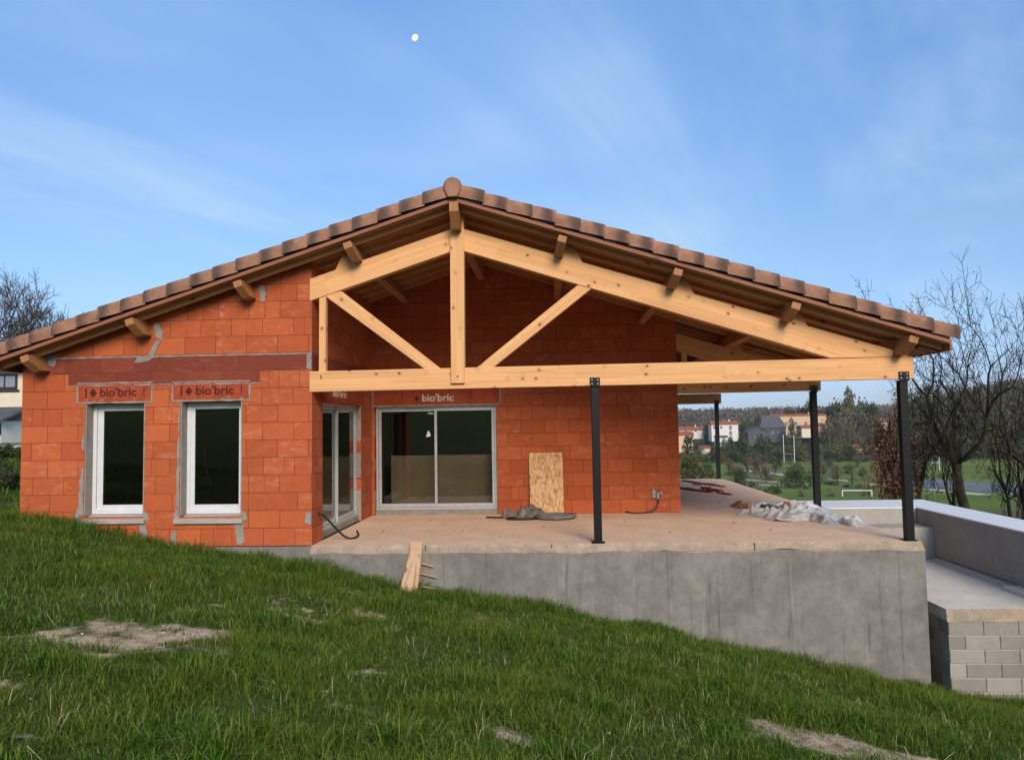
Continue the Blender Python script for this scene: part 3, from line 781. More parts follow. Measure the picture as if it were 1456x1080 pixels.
def bare(x,y):
    x=np.asarray(x,float); y=np.asarray(y,float); b=np.zeros_like(x)
    for (a,c,rx,ry,s) in PATCH:
        d=((x-a)/(rx*1.5))**2+((y-c)/(ry*1.5))**2
        b=np.maximum(b,s*np.clip(1.25-d,0,1))
    n=vnoise(x,y,4.2,3)*.40+vnoise(x,y,10,4)*.33+vnoise(x,y,23,6)*.27
    return np.clip((b*.55+n*1.35-1.02)*2.0,0,1)

def axis(lo,hi,fine,a,b,growth=1.16):
    c=list(np.arange(lo,hi+1e-6,fine)); s=fine; v=lo
    L=[]
    while v>a: s*=growth; v-=s; L.append(v)
    s=fine; v=hi; Q=[]
    while v<b: s*=growth; v+=s; Q.append(v)
    return np.array(L[::-1]+c+Q)
gx=axis(-6.5,5.5,.055,-1500,2200,1.13); gy=axis(-8.6,.6,.055,-400,2600,1.13)
gx=np.sort(np.concatenate([gx,[XL+.099,XL+.101,5.299,5.301,8.199,8.201]])); gy=np.sort(np.concatenate([gy,[.049,.051,5.999,6.001,12.999,13.001],np.arange(33,115,5),np.arange(395,700,22)]))
GX,GY=np.meshgrid(gx,gy); GZ=ground(GX,GY)
nx,ny=len(gx),len(gy)
me=bpy.data.meshes.new('ground')
vs=np.stack([GX,GY,GZ],-1).reshape(-1,3)
idx=np.arange(nx*ny).reshape(ny,nx)
fc=np.stack([idx[:-1,:-1],idx[:-1,1:],idx[1:,1:],idx[1:,:-1]],-1).reshape(-1,4)
def fast_mesh(me,vs,fc):
    k=fc.shape[1]
    me.vertices.add(len(vs)); me.vertices.foreach_set('co',vs.astype(np.float32).ravel())
    me.loops.add(fc.size); me.loops.foreach_set('vertex_index',fc.astype(np.int32).ravel())
    me.polygons.add(len(fc)); me.polygons.foreach_set('loop_start',np.arange(0,fc.size,k,dtype=np.int32))
    me.update(calc_edges=True); me.validate()
fast_mesh(me,vs,fc)
at_=me.attributes.new('bare','FLOAT','POINT'); at_.data.foreach_set('value',bare(GX,GY).astype(np.float32).ravel())
me.polygons.foreach_set('use_smooth',[True]*len(me.polygons))
def m_ground():
    g=G('grassy soil',.95,.1); o=g.obj(); x,y,z=g.sep(o)
    n=g.noise(o,9,5,.65); f=g.noise(o,45,4,.7)
    b=g.n('ShaderNodeAttribute',attribute_name='bare').outputs['Fac']
    soil=g.mix(g.smooth(n,.3,.7),(.33,.235,.15),(.58,.44,.30)); soil=g.mix(g.math('MULTIPLY',g.smooth(f,.5,.7),.5),soil,(.14,.095,.06))
    thatch=g.mix(g.smooth(f,.35,.65),(.022,.046,.006),(.075,.088,.020))
    near=g.mix(g.smooth(g.math('ADD',b,g.math('MULTIPLY',g.math('SUBTRACT',f,.5),.5)),.08,.75),thatch,soil)
    fn=g.noise(o,.035,5,.6); ff=g.noise(g.map(o,(1,2.5,1)),.6,4,.7)
    far=g.mix(g.smooth(fn,.35,.65),(.100,.150,.024),(.155,.200,.040))
    far=g.mix(g.math('MULTIPLY',g.smooth(ff,.5,.75),.35),far,(.11,.11,.045))
    hillc=g.mix(g.noise(o,.02,4),(.04,.05,.02),(.075,.075,.035))
    far=g.mix(g.smooth(y,396,440),far,hillc)
    c=g.mix(g.smooth(g.math('ABSOLUTE',y),13,36),near,far)
    # bare brown earth bank beside the pool
    dx=g.math('MULTIPLY',g.smooth(x,13.5,16.5),g.math('MULTIPLY',g.smooth(y,10,14),g.math('SUBTRACT',1.0,g.smooth(y,26,30))))
    c=g.mix(g.math('MULTIPLY',dx,.85),c,g.mix(g.smooth(n,.35,.65),(.09,.055,.035),(.17,.11,.075)))
    dl=g.math('MULTIPLY',g.math('LESS_THAN',x,-14.0),g.math('MULTIPLY',g.smooth(y,14,20),g.math('SUBTRACT',1.0,g.smooth(y,32,38))))
    c=g.mix(g.math('MULTIPLY',dl,g.smooth(g.noise(o,.35,4),.42,.6)),c,(.30,.20,.13))
    return g.out(c,n,.5,.03)
me.materials.append(m_ground())
og=bpy.data.objects.new('ground',me); COL.objects.link(og); tag(og,kind='structure')

# ------------------------------------------------ grass: curved blades in tufts
def grass(name,seed,tufts,mat,hscale=1.0,wid=1.0):
    """tufts: array (x,y,h,n)"""
    rs=np.random.RandomState(seed)
    n=tufts[:,3].astype(int); T=np.repeat(np.arange(len(tufts)),n); N=len(T)
    r=rs.gamma(1.5,.022,N)*(.6+tufts[T,2]*5); a=rs.rand(N)*2*np.pi
    bx=tufts[T,0]+r*np.cos(a); by=tufts[T,1]+r*np.sin(a)
    keep=(by<-.025)|(bx<XL-.03)
    T,bx,by,a=T[keep],bx[keep],by[keep],a[keep]; N=len(T)
    bz=ground(bx,by)-.01
    h=tufts[T,2]*rs.uniform(.45,1.2,N)*hscale
    la=a+rs.normal(0,.9,N); lean=rs.gamma(2.0,.45,N).clip(0,2.1)
    dx,dy=np.cos(la)*lean*h,np.sin(la)*lean*h
    w=(.0018+.0024*rs.rand(N))*wid*(.7+2.2*h).clip(.7,1.5)
    ta=rs.rand(N)*np.pi*2; wx,wy=np.cos(ta)*w,np.sin(ta)*w
    P=np.zeros((N,5,3))
    P[:,0]=np.stack([bx-wx,by-wy,bz],-1); P[:,1]=np.stack([bx+wx,by+wy,bz],-1)
    mx,my,mz=bx+dx*.33,by+dy*.33,bz+h*.62
    P[:,2]=np.stack([mx+wx*.8,my+wy*.8,mz],-1); P[:,3]=np.stack([mx-wx*.8,my-wy*.8,mz],-1)
    tz=bz+h*(1.04-.43*np.minimum(lean,1.9))
    P[:,4]=np.stack([bx+dx,by+dy,tz],-1)
    b=(np.arange(N)*5)[:,None]
    F=np.concatenate([b+np.array([[0,1,2]]),b+np.array([[0,2,3]]),b+np.array([[3,2,4]])],1).reshape(-1,3)
    me=bpy.data.meshes.new(name); fast_mesh(me,P.reshape(-1,3),F); me.materials.append(mat)
    o=bpy.data.objects.new(name,me); COL.objects.link(o); return o
def m_grass(name,stops):
    g=G(name,.7,.08); c=g.ramp(g.rand(),stops)
    n=g.noise(g.obj(),1.1,3); c=g.mix(g.math('MULTIPLY',g.smooth(n,.38,.68),.55),c,(.165,.190,.024))
    g.out(c)
    tr=g.n('ShaderNodeBsdfTranslucent',{'Color':c})
    mx=g.n('ShaderNodeMixShader',{0:.28,1:g.b.outputs[0],2:tr.outputs[0]})
    g.nt.links.new(mx.outputs[0],g.nt.nodes['Material Output'].inputs[0]); return g.mat
M['grass']=m_grass('lawn grass',[(0,(.018,.055,.003)),(.35,(.050,.125,.007)),(.7,(.115,.215,.018)),(.92,(.21,.285,.06)),(.965,(.24,.20,.10)),(1,(.32,.27,.15))])
rs=np.random.RandomState(3)
def scatter(n,dmin,dmax,amax=57):
    a=np.radians(rs.uniform(-amax-3,amax-3,n)); d=np.sqrt(rs.uniform(dmin**2,dmax**2,n))
    x=d*np.sin(a); y=-11.71+d*np.cos(a); return x,y
TU=[]
for (dens,dmin,dmax) in ((380,2.0,5.0),(310,5.0,8.0),(190,8.0,15.5)):
    area=math.radians(114)/2*(dmax**2-dmin**2); n=int(area*dens)
    x,y=scatter(n,dmin,dmax)
    ok=((y<-.03)|((x<XL-.05)&(y<4)))&(x>-13)&(x<10); x,y=x[ok],y[ok]
    b=bare(x,y); cl=vnoise(x,y,.9,8)*.5+vnoise(x,y,2.6,9)*.5
    tus=vnoise(x,y,1.9,12); h=(.035+.15*np.clip(cl*2.0-.55,0,1)**1.3+.03*rs.rand(len(x))+.07*np.clip(tus*3-2.0,0,1))
    nearwall=np.exp(-np.abs(y)/.28)*(y>-1.2); h+=.055*nearwall*rs.rand(len(x))
    h*=(1-.55*np.clip(b*2,0,1)); nb=np.where(rs.rand(len(x))<np.clip(b*1.2,0,.82),0,rs.randint(6,14,len(x)))
    TU.append(np.stack([x,y,h,nb],-1))
TU=np.concatenate(TU); TU=TU[TU[:,3]>0]
tag(grass('grass',5,TU,M['grass']),kind='stuff')
# tall rough tufts along the wall and scattered over the slope
x=rs.uniform(-8.6,9.5,260); y=-rs.gamma(1.4,.12,260)-.05
x2,y2=scatter(190,3,11); ok=(y2<-.3)&(bare(x2,y2)<.05); 
T2=np.concatenate([np.stack([x,y,rs.uniform(.10,.24,260)*np.where(x<-5,1.15,.85),rs.randint(5,12,260)],-1),np.stack([x2[ok],y2[ok],rs.uniform(.12,.22,ok.sum()),rs.randint(4,10,ok.sum())],-1)])
tag(grass('tall_grass',9,T2,M['grass'],wid=1.15),kind='stuff')
x3,y3=scatter(1600,3.3,10); ok=(y3<-.2)
tag(grass('dry_grass',11,np.stack([x3[ok],y3[ok],rs.uniform(.07,.19,ok.sum()),rs.randint(1,4,ok.sum())],-1),m_plain('dry straw',(.34,.28,.16),.7,.2,var=.3,scale=3),wid=.8),kind='stuff')

# pebbles and clods on the bare patches
def blob(name,mat,c,r,seed,flat=.6,sub=2,parent=None,amp=.35):
    bm=bmesh.new(); bmesh.ops.create_icosphere(bm,subdivisions=sub,radius=1)
    for v in bm.verts:
        k=1+amp*mnoise.noise(v.co*1.3+V((seed*3.1,seed,0)))*1.2
        v.co=V((v.co.x*r*k,v.co.y*r*k*.85,v.co.z*r*k*flat))
    me=bpy.data.meshes.new(name); bm.to_mesh(me); bm.free(); me.materials.append(mat)
    o=bpy.data.objects.new(name,me); o.location=c; COL.objects.link(o); par(o,parent); return o
M['stone']=m_plain('pale limestone',(.46,.38,.30),.85,.2,var=.25,scale=20)
protos=[]
pts=[(a+rnd.uniform(-rx,rx)*1.2,c+rnd.uniform(-ry,ry)*1.2) for (a,c,rx,ry,s) in PATCH for _ in range(1 if s<.7 else 3)]+[(rnd.uniform(-3,3.5),rnd.uniform(-7.2,-2)) for _ in range(10)]
for k,(x,y) in enumerate(pts):
    s=rnd.uniform(.006,.015)
    if k<6: o=blob('stone',M['stone'],(x,y,gz(x,y)+s*.4),s,k); protos.append(o)
    else:
        o=protos[k%6].copy(); COL.objects.link(o); o.location=(x,y,gz(x,y)+.006); o.scale=(s/.011,)*3; o.rotation_euler=(0,0,rnd.uniform(0,6))
    tag(o,'small pale stone lying in the lawn','stone','stones scattered over the lawn')
# soil clods (uncountable crumbs) on the bare patches
rs2=np.random.RandomState(8); vs=[];fs=[]
ico=[(0,0,1),(.9,0,-.3),(-.45,.78,-.3),(-.45,-.78,-.3)]
for (a,c,rx,ry,s) in PATCH:
    for _ in range(int(240*s*rx*ry/.12)):
        x=a+rs2.normal(0,rx*.75); y=c+rs2.normal(0,ry*.75)
        if bare(np.array([x]),np.array([y]))[0]<.15 or y>-.05: continue
        q=.004+.010*rs2.rand()**2; i=len(vs); z=gz(x,y); t=rs2.rand()*6
        for p in ico: vs.append((x+q*(p[0]*math.cos(t)-p[1]*math.sin(t)),y+q*(p[0]*math.sin(t)+p[1]*math.cos(t)),z+q*.7*(p[2]+.2)))
        fs+=[(i,i+1,i+2),(i,i+2,i+3),(i,i+3,i+1)]
me=bpy.data.meshes.new('soil_crumbs'); fast_mesh(me,np.array(vs),np.array(fs)); me.materials.append(m_plain('soil crumbs',(.34,.24,.16),.95,.1,var=.3,scale=30))
o=bpy.data.objects.new('soil_crumbs',me); COL.objects.link(o); tag(o,kind='stuff')

# ================================================================== TERRACE
ter=thing('concrete_terrace',(1,4,-1),'raised grey concrete terrace with a dusty tan slab in front of the house','terrace')
mb=MB()
mb.hexa([(XC,.012,-.15),(5.475,.012,-.15),(5.475,13.25,-.15),(XC,13.25,-.15),(XC,.012,-.0),(5.41,.012,-.0),(5.41,13.25,0),(XC,13.25,0)])
slab=mb.build('slab',M['slab'],ter)
# crumbly front edge: irregular strip
mb=MB(); N=180; rows=6
xs=[XC-.02+(5.43-XC+.02)*k/N for k in range(N+1)]
for r_ in range(rows+1):
    t=r_/rows
    for x in xs:
        n1=mnoise.noise(V((x*2.2,t*1.5,3))); n2=mnoise.noise(V((x*9,t*3,7)))
        low=-.128+.05*mnoise.noise(V((x*1.6,0,11)))+.012*mnoise.noise(V((x*7,0,2)))
        z=.003+(low-.003)*t; y=-.004-.012*t*(1-t)*4*.5+ .012*n1*t*(1-t)*3+.010*n2*min(1,t*3)*(1-t)+(-.020*t)
        if t==0: y=.004+.006*n2
        mb.v.append((x+(.05*t if x>5.4 else 0),y,z+(.006*n2 if 0<t<1 else 0)))
for r_ in range(rows):
    for k in range(N):
        a=r_*(N+1)+k; mb.f.append((a,a+N+1,a+N+2,a+1)); mb.uv.append(None); mb.m.append(0)
mb.build('slab_edge',M['strip'],ter,smooth=True)
# saw kerf marks in the edge
for x,h in ((2.98,.11),(-2.0,.07),(-.06,.05)):
    mb=MB(); mb.box((x,-.03,-.012-h),(x+.012,.0,-.012)); mb.build('crack',M['alu_dark'],ter)
mb=MB(); mb.box((XL,-.016,-3.2),(XC,.30,-.010)); mb.box((XC,-.022,-3.2),(5.475,.011,-.11)); mb.box((5.30,.011,-3.2),(5.474,13.2,-.152))
mb.build('foundation_wall',M['foundation'],ter)

# ------------------------------------------------ lower pool terrace on the right
M['cblock']=None
def m_cblock():
    g=G('hollow concrete blocks',.92,.15); uv=g.uv(); x,y,_=g.sep(uv)
    H=.205;L=.5
    ry=g.math('DIVIDE',g.math('ADD',y,1.178),H); row=g.math('FLOOR',ry); rf=g.math('FRACT',ry)
    xs=g.math('ADD',g.math('DIVIDE',x,L),g.math('MULTIPLY',g.math('MODULO',g.math('ADD',row,100),2.0),.46)); cl=g.math('FLOOR',xs); cf=g.math('FRACT',xs)
    h=g.wn(g.comb(cl,row,1.0))
    e1=g.math('MULTIPLY',g.math('MINIMUM',rf,g.math('SUBTRACT',1.0,rf)),H); e2=g.math('MULTIPLY',g.math('MINIMUM',cf,g.math('SUBTRACT',1.0,cf)),L)
    d=g.math('ADD',g.math('MINIMUM',e1,e2),g.math('MULTIPLY',g.math('SUBTRACT',.5,g.noise(uv,13,3)),.010))
    m=g.smooth(d,.003,.012)
    t=g.math('ADD',g.math('MULTIPLY',h,.5),g.math('MULTIPLY',g.noise(uv,5,5,.7),.6))
    c=g.mix(g.smooth(t,.3,.8),(.25,.225,.185),(.36,.335,.285)); c=g.mix(g.math('MULTIPLY',g.smooth(g.noise(uv,55,3),.5,.8),.35),c,(.17,.15,.125))
    hj=g.math('LESS_THAN',e1,e2)
    jc=g.mix(hj,(.12,.11,.095),(.42,.385,.33))
    c=g.mix(m,jc,c); return g.out(c,m,.8,.008)
M['cblock']=m_cblock()
bw=thing('block_wall',(6.6,.2,-2.4),'low grey concrete block wall carrying the pale lower pool deck','wall')
BX=5.765
mb=MB(); mb.box((BX,.0,-3.4),(8.3,.2,-1.17)); mb.box((BX,.2,-3.4),(BX+.2,6.2,-1.17)); mb.build('wall',M['cblock'],bw)
mb=MB(); N=50
mb.box((BX-.01,.02,-1.172),(7.56,6.2,-1.003)); mb.box((7.56,.02,-1.172),(8.3,1.36,-1.0035))
mb.build('deck_slab',M['deck'],bw)
mb=MB(); xs=[BX-.015+k*(2.535/60) for k in range(61)]
for r_ in range(5):
    t=r_/4
    for x in xs:
        n2=mnoise.noise(V((x*6,t*3,2))); low=-1.185+.02*mnoise.noise(V((x*3,0,5)))
        mb.v.append((x,.012-.022*t+.014*n2*(1 if 0<t else .5),-1.0+(low+1.0)*t+(.008*n2 if t<1 else 0)))
for r_ in range(4):
    for k in range(60):
        a=r_*61+k; mb.f.append((a,a+61,a+62,a+1)); mb.uv.append(None); mb.m.append(0)
mb.build('deck_edge',M['strip'],bw,smooth=True)
pw=thing('pool_wall',(7.9,3,-1),'smooth grey concrete pool surround wall with a wide white top','wall')
mb=MB(); mb.box((7.56,1.36,-1.6),(8.25,6.1,-.052)); mb.box((7.56,-1.2,-1.6),(8.25,1.36,-.052)); mb.box((5.5,4.72,-1.6),(7.56,6.1,-.052))
mb.build('wall',M['poolconc'],pw)
mb=MB(); mb.box((5.48,4.70,-.050),(7.54,6.25,-.025)); mb.box((7.54,-1.25,-.050),(8.40,6.25,-.0245)); mb.build('coping',M['coping'],pw,bevel=.006)
mb=MB(); mb.box((5.5,4.02,-1.002),(7.558,4.718,-.36)); mb.build('ledge',M['ledgeconc'],pw,bevel=.008)
mb=MB(); mb.box((5.5,4.708,-.36),(7.55,4.7185,-.052)); mb.build('facing',M['ledgeconc'],pw)
mb=MB(); mb.box((7.30,-1.2,-1.2),(7.558,1.28,-.93)); mb.build('kerb',M['deck'],pw,bevel=.01)
mb=MB(); mb.box((7.40,1.30,-1.0),(7.50,4.0,-.965)); mb.box((7.485,1.30,-.965),(7.50,4.0,-.93)); mb.box((7.40,1.28,-1.0),(8.0,1.30,-.94))
tag(mb.build('metal_profile',M['alu'],origin=(7.45,2.6,-1)),'long grey metal edging strip lying at the foot of the pool wall','metal strip')

# ================================================================== CLUTTER
# OSB panel leaning on the back wall
mb=MB()
mb.hexa([(-.495,DB-.135,.004),(.185,DB-.135,.004),(.187,DB-.12,.004),(-.493,DB-.12,.004),(-.510,DB-.030,1.245),(.178,DB-.030,1.245),(.180,DB-.015,1.245),(-.508,DB-.015,1.245)])
tag(mb.build('osb_board',M['osb'],origin=(-.16,DB-.1,0)),'yellowish strand board panel leaning upright against the back brick wall','board')

def cloth(name,cx,cy,lx,ly,rot,hfun,mat,seed,nx=70,ny=46,soft=5,edge=.25,label='',cat='',group=None,z0=.004,thick=.0):
    """crumpled sheet: height field with an irregular outline, laid on the slab"""
    vs=[];ok=[]
    for j in range(ny+1):
        for i in range(nx+1):
            u=i/nx*2-1; v=j/ny*2-1
            r=math.hypot(u,v) if False else max(abs(u),abs(v))
            a=math.atan2(v,u); rr=math.hypot(u,v)
            lim=.82+edge*mnoise.noise(V((math.cos(a)*1.6,math.sin(a)*1.6,seed)))+.10*mnoise.noise(V((math.cos(a)*5,math.sin(a)*5,seed+4)))
            f=min(1,lim/max(rr,1e-6)) if rr>lim else 1
            uu,vv=u*f,v*f
            wob=V((uu*lx*.5,vv*ly*.5,0))
            q=V((wob.x*3,wob.y*3,seed)); 
            dxy=V((mnoise.noise(q+V((9,0,0))),mnoise.noise(q+V((0,9,0))),0))*.07
            x=wob.x+dxy.x; y=wob.y+dxy.y
            edgef=max(0,1-rr/lim) if rr<lim else 0
            z=hfun(uu,vv,x,y,edgef)
            cr,sr=math.cos(rot),math.sin(rot)
            vs.append((cx+x*cr-y*sr,cy+x*sr+y*cr,z0+max(0,z)))
    mb=MB(); mb.v=vs
    for j in range(ny):
        for i in range(nx):
            a=j*(nx+1)+i; mb.f.append((a,a+1,a+nx+2,a+nx+1)); mb.uv.append(None); mb.m.append(0)
    o=mb.build(name,mat,smooth=True,origin=(cx,cy,0))
    bm=bmesh.new(); bm.from_mesh(o.data); bmesh.ops.dissolve_degenerate(bm,dist=1e-4,edges=bm.edges); bm.to_mesh(o.data); bm.free()
    sm_=o.modifiers.new('soften','SMOOTH'); sm_.factor=.5; sm_.iterations=soft
    md=o.modifiers.new('thick','SOLIDIFY'); md.thickness=.004; md.offset=1
    return tag(o,label,cat,group)
def ridged(x,y,s,seed):
    q=V((x*s,y*s,seed)); n=mnoise.noise(q)+.5*mnoise.noise(q*2.1)+.25*mnoise.noise(q*4.3)
    return 1-min(1,abs(n)*2.2)
def m_plastic():
    g=G('crumpled plastic film',.25,.5); n=g.noise(g.obj(),4,4)
    c=g.mix(g.smooth(n,.35,.65),(.50,.455,.41),(.73,.71,.68)); g.out(c,g.noise(g.obj(),9,4,.6),.5,.02)
    tr=g.n('ShaderNodeBsdfTransparent',{'Color':(.95,.95,.95,1)})
    mx=g.n('ShaderNodeMixShader',{0:.33,1:g.b.outputs[0],2:tr.outputs[0]}); g.nt.links.new(mx.outputs[0],g.nt.nodes['Material Output'].inputs[0]); return g.mat
M['plastic']=m_plastic()
M['chip0']=m_plain('orange clay piece',(.42,.15,.07),.85,.1,var=.2,scale=9)
def folds(x,y,s,seed,ang=.5):
    """long soft folds running one way"""
    c,n=math.cos(ang),math.sin(ang); a=x*c+y*n; b=-x*n+y*c
    a+=.18*mnoise.noise(V((a*1.3,b*2.2,seed+9)))
    q=mnoise.noise(V((a*s*.45,b*s*1.6,seed)))
    return (1-min(1,abs(q)*2.6))**1.6
def swell(x,y,s,seed): return max(0,mnoise.noise(V((x*s,y*s,seed)))+.25)
cloth('plastic_sheet',4.62,3.75,2.1,3.0,R(-25),lambda u,v,x,y,e: min(1,e*3)*(.012+.09*swell(x,y,1.3,3)+.13*folds(x,y,1.5,4,.4)**1.5*(1-.4*abs(u))+.07*folds(x,y,3.1,7,1.3)**1.5),M['plastic'],21,150,150,soft=2,edge=.42,label='crumpled translucent plastic sheet heaped on the terrace by the middle post',cat='plastic sheet')
cloth('plastic_sheet',5.0,2.45,.95,2.0,R(10),lambda u,v,x,y,e: min(1,e*4)*(.010+.045*swell(x,y,2.0,12)+.08*folds(x,y,2.2,13,1.1)**1.5+.035*folds(x,y,4.6,18,.2)),M['plastic'],33,100,120,soft=2,edge=.42,label='smaller clear plastic sheet near the slab edge and front corner post',cat='plastic sheet')
for x0,y0,x1,y1,lb in ((4.45,3.35,4.62,3.75,'dark orange tile piece sticking out of the plastic heap'),(4.25,3.05,4.5,3.15,'orange tile piece lying at the front of the plastic heap')):
    mb=MB(); mb.beam((x0,y0,.13),(x1,y1,.20),.12,.02); tag(mb.build('tile_piece',M['chip0'],origin=(x0,y0,.12)),lb,'tile piece')
M['tancloth']=m_plain('tan paper sack',(.50,.33,.22),.85,.15,var=.2,scale=5)
M['darkfilm']=m_plain('dark grey bag',(.055,.058,.06),.6,.35,var=.3,scale=8)
cloth('paper_sack',4.12,4.55,.75,1.6,R(8),lambda u,v,x,y,e: min(1,e*4)*(.03+.08*swell(x,y,2,31)+.09*folds(x,y,3,33,.9)),M['tancloth'],5,label='torn tan paper sack beside the crumpled plastic sheet',cat='sack')
cloth('plastic_bag',4.28,3.72,.55,.6,R(20),lambda u,v,x,y,e: min(1,e*4)*(.05+.11*swell(x,y,3,41)+.08*folds(x,y,4,43,.3)),M['darkfilm'],15,label='dark grey bag poking out of the plastic heap',cat='bag')
M['rust']=m_plain('broken terracotta',(.25,.065,.035),.85,.15,var=.3,scale=9)
def shard(x0,y0,x1,y1,w,h,seed,label):
    p0=V((x0,y0,0)); p1=V((x1,y1,0)); d=(p1-p0); L=d.length; d.normalize(); s=V((-d.y,d.x,0)); n=9; mb=MB()
    a=[];b=[]
    for k in range(n+1):
        t=k/n; c=p0+d*L*t; e=.35+.65*math.sin(math.pi*min(1,max(0,t*.9+.05)))**.4
        a.append(c+s*w*e*(.5+.5*mnoise.noise(V((t*4,seed,0))))); b.append(c-s*w*e*(.5+.5*mnoise.noise(V((t*4,seed,5)))))
    for k in range(n):
        hh=h*(.75+.4*mnoise.noise(V((k*.8,seed,3)))); h2=h*(.75+.4*mnoise.noise(V(((k+1)*.8,seed,3))))
        z0=V((0,0,.004))
        mb.hexa([b[k]+z0,b[k+1]+z0,a[k+1]+z0,a[k]+z0,b[k]+V((0,0,hh)),b[k+1]+V((0,0,h2)),a[k+1]+V((0,0,h2)),a[k]+V((0,0,hh))])
    tag(mb.build('wood_strip',M['rust'],origin=((x0+x1)/2,(y0+y1)/2,0)),label,'wood strip')
shard(4.0,12.3,4.75,9.9,.14,.05,1,'longest reddish brown strip at the far end of the terrace floor')
shard(3.35,9.85,4.05,8.2,.13,.06,2,'reddish brown strip lying against the foot of the brick wall corner')
shard(4.10,9.55,4.32,8.3,.20,.07,3,'short thick reddish brown strip, between the two long ones on the terrace')
shard(4.15,7.95,4.40,7.55,.10,.05,4,'reddish brown strip closest to the camera on the terrace floor')
shard(4.06,10.9,4.22,10.5,.08,.04,5,'tiny reddish brown strip beside the longest one on the terrace')
# sacks and hoses heaped at the foot of the board
M['canvas']=m_plain('grey brown canvas',(.185,.150,.125),.9,.15,var=.35,scale=9)
M['rubber']=m_plain('grey flat hose',(.16,.145,.13),.7,.25,var=.2,scale=10)
cloth('canvas_sack',-.45,3.33,.80,.60,R(12),lambda u,v,x,y,e: min(1,e*3)*(.07+.17*swell(x,y,2.2,51)+.10*folds(x,y,3.0,52,2.2)+.04*folds(x,y,5.5,54,.7)),M['canvas'],61,60,50,label='crumpled grey canvas sack heaped beside the strand board',cat='sack')
cloth('canvas_sack',-.88,3.35,.40,.5,R(-20),lambda u,v,x,y,e: min(1,e*5)*(.05+.08*swell(x,y,3,55)+.08*folds(x,y,4,56,.4)),M['canvas'],66,50,40,label='flatter grey canvas rag left of the crumpled sack',cat='sack')
def ringtube(name,cx,cy,rx,ry,rad,mat,label,cat,turns=1.0,tail=None,z=.0,flat=1.0,seed=0):
    pts=[]
    n=int(34*turns)
    for k in range(n+1):
        a=2*math.pi*turns*k/n+.5; w=1+.10*mnoise.noise(V((k*.2,seed,0)))
        pts.append((cx+rx*w*math.cos(a),cy+ry*w*math.sin(a),z+rad+.012*k/n*turns+.012*abs(mnoise.noise(V((k*.3,seed,2))))))
    if tail: pts+=tail
    mb=MB(); mb.tube(pts,rad,8)
    return tag(mb.build(name,mat,origin=(cx,cy,0),smooth=True),label,cat)
ringtube('flat_hose',.02,3.10,.36,.30,.045,M['rubber'],'loop of thick grey hose lying in front of the strand board','hose',1.0,seed=3)
ringtube('hose',-.62,3.00,.30,.14,.016,M['black'],'thin black hose coiled at the front of the canvas sack','hose',2.2,tail=[(-.75,3.17,.02),(-.9,3.25,.02),(-1.1,3.22,.018),(-1.35,3.3,.017)],seed=7)
# planks leaning on the slab edge, and two pegs
def tilted(name,corn,th,mat,label,cat,n):
    """front polygon of 3D points, thickened backwards"""
    pts=[V(p) for p in corn]; nn=V(n).normalized(); mb=MB(); k=len(pts)
    u0=pts[0]; ax=(pts[-1]-pts[0]).normalized(); bx=nn.cross(ax)
    uvf=lambda p:((p-u0).dot(ax)+seedu,(p-u0).dot(bx)); seedu=rnd.uniform(0,9)
    mb.face(pts,[uvf(p) for p in pts]); bk=[p+nn*th for p in pts]; mb.face(bk[::-1],[uvf(p) for p in bk[::-1]])
    for i in range(k):
        j=(i+1)%k; mb.face([pts[j],pts[i],bk[i],bk[j]],[uvf(pts[j]),uvf(pts[i]),uvf(bk[i]),uvf(bk[j])])
    o=mb.build(name,mat,origin=tuple(pts[1]))
    bm=bmesh.new(); bm.from_mesh(o.data); bmesh.ops.remove_doubles(bm,verts=bm.verts,dist=1e-5); bmesh.ops.recalc_face_normals(bm,faces=bm.faces); bm.to_mesh(o.data); bm.free()
    md=o.modifiers.new('edge','BEVEL'); md.width=.003; md.segments=1; md.limit_method='ANGLE'
    return tag(o,label,cat)
tilted('wooden_plank',[(-2.225,-.055,.055),(-2.215,-.16,-.35),(-2.185,-.22,-.62),(-2.165,-.235,-.70),(-2.105,-.235,-.70),(-2.085,-.22,-.62),(-2.045,-.16,-.30),(-2.030,-.055,.055)],.028,M['plank'],'pale plank with a worn pointed foot leaning on the concrete edge','plank',(0,1,.25))
tilted('wooden_plank',[(-2.228,-.027,-.06),(-2.30,-.27,-.50),(-2.36,-.52,-.80),(-2.345,-.60,-.90),(-2.14,-.60,-.90),(-2.135,-.52,-.80),(-2.12,-.27,-.50),(-2.11,-.027,-.06)],.022,M['plank'],'splintered wider plank behind the pointed one, foot in the grass','plank',(0,1,.45))
for z,l,lb in ((-.26,.21,'thin wooden peg sticking out beside the pointed plank, upper one'),(-.42,.25,'thin wooden peg sticking out beside the pointed plank, lower one')):
    mb=MB(); mb.beam((-2.09,-.06,z),(-2.07+l,-.085,z-.055),.018,.018); tag(mb.build('wooden_peg',M['plank'],origin=(-2.0,-.07,z)),lb,'peg')
mb=MB(); mb.beam((-2.02,-.18,gz(-2,-.18)+.06),(-1.75,-.24,gz(-1.75,-.24)+.07),.03,.012); tag(mb.build('wood_offcut',M['plank'],origin=(-1.9,-.2,gz(-1.9,-.2))),'short wood offcut lying in the grass right of the planks','wood scrap')

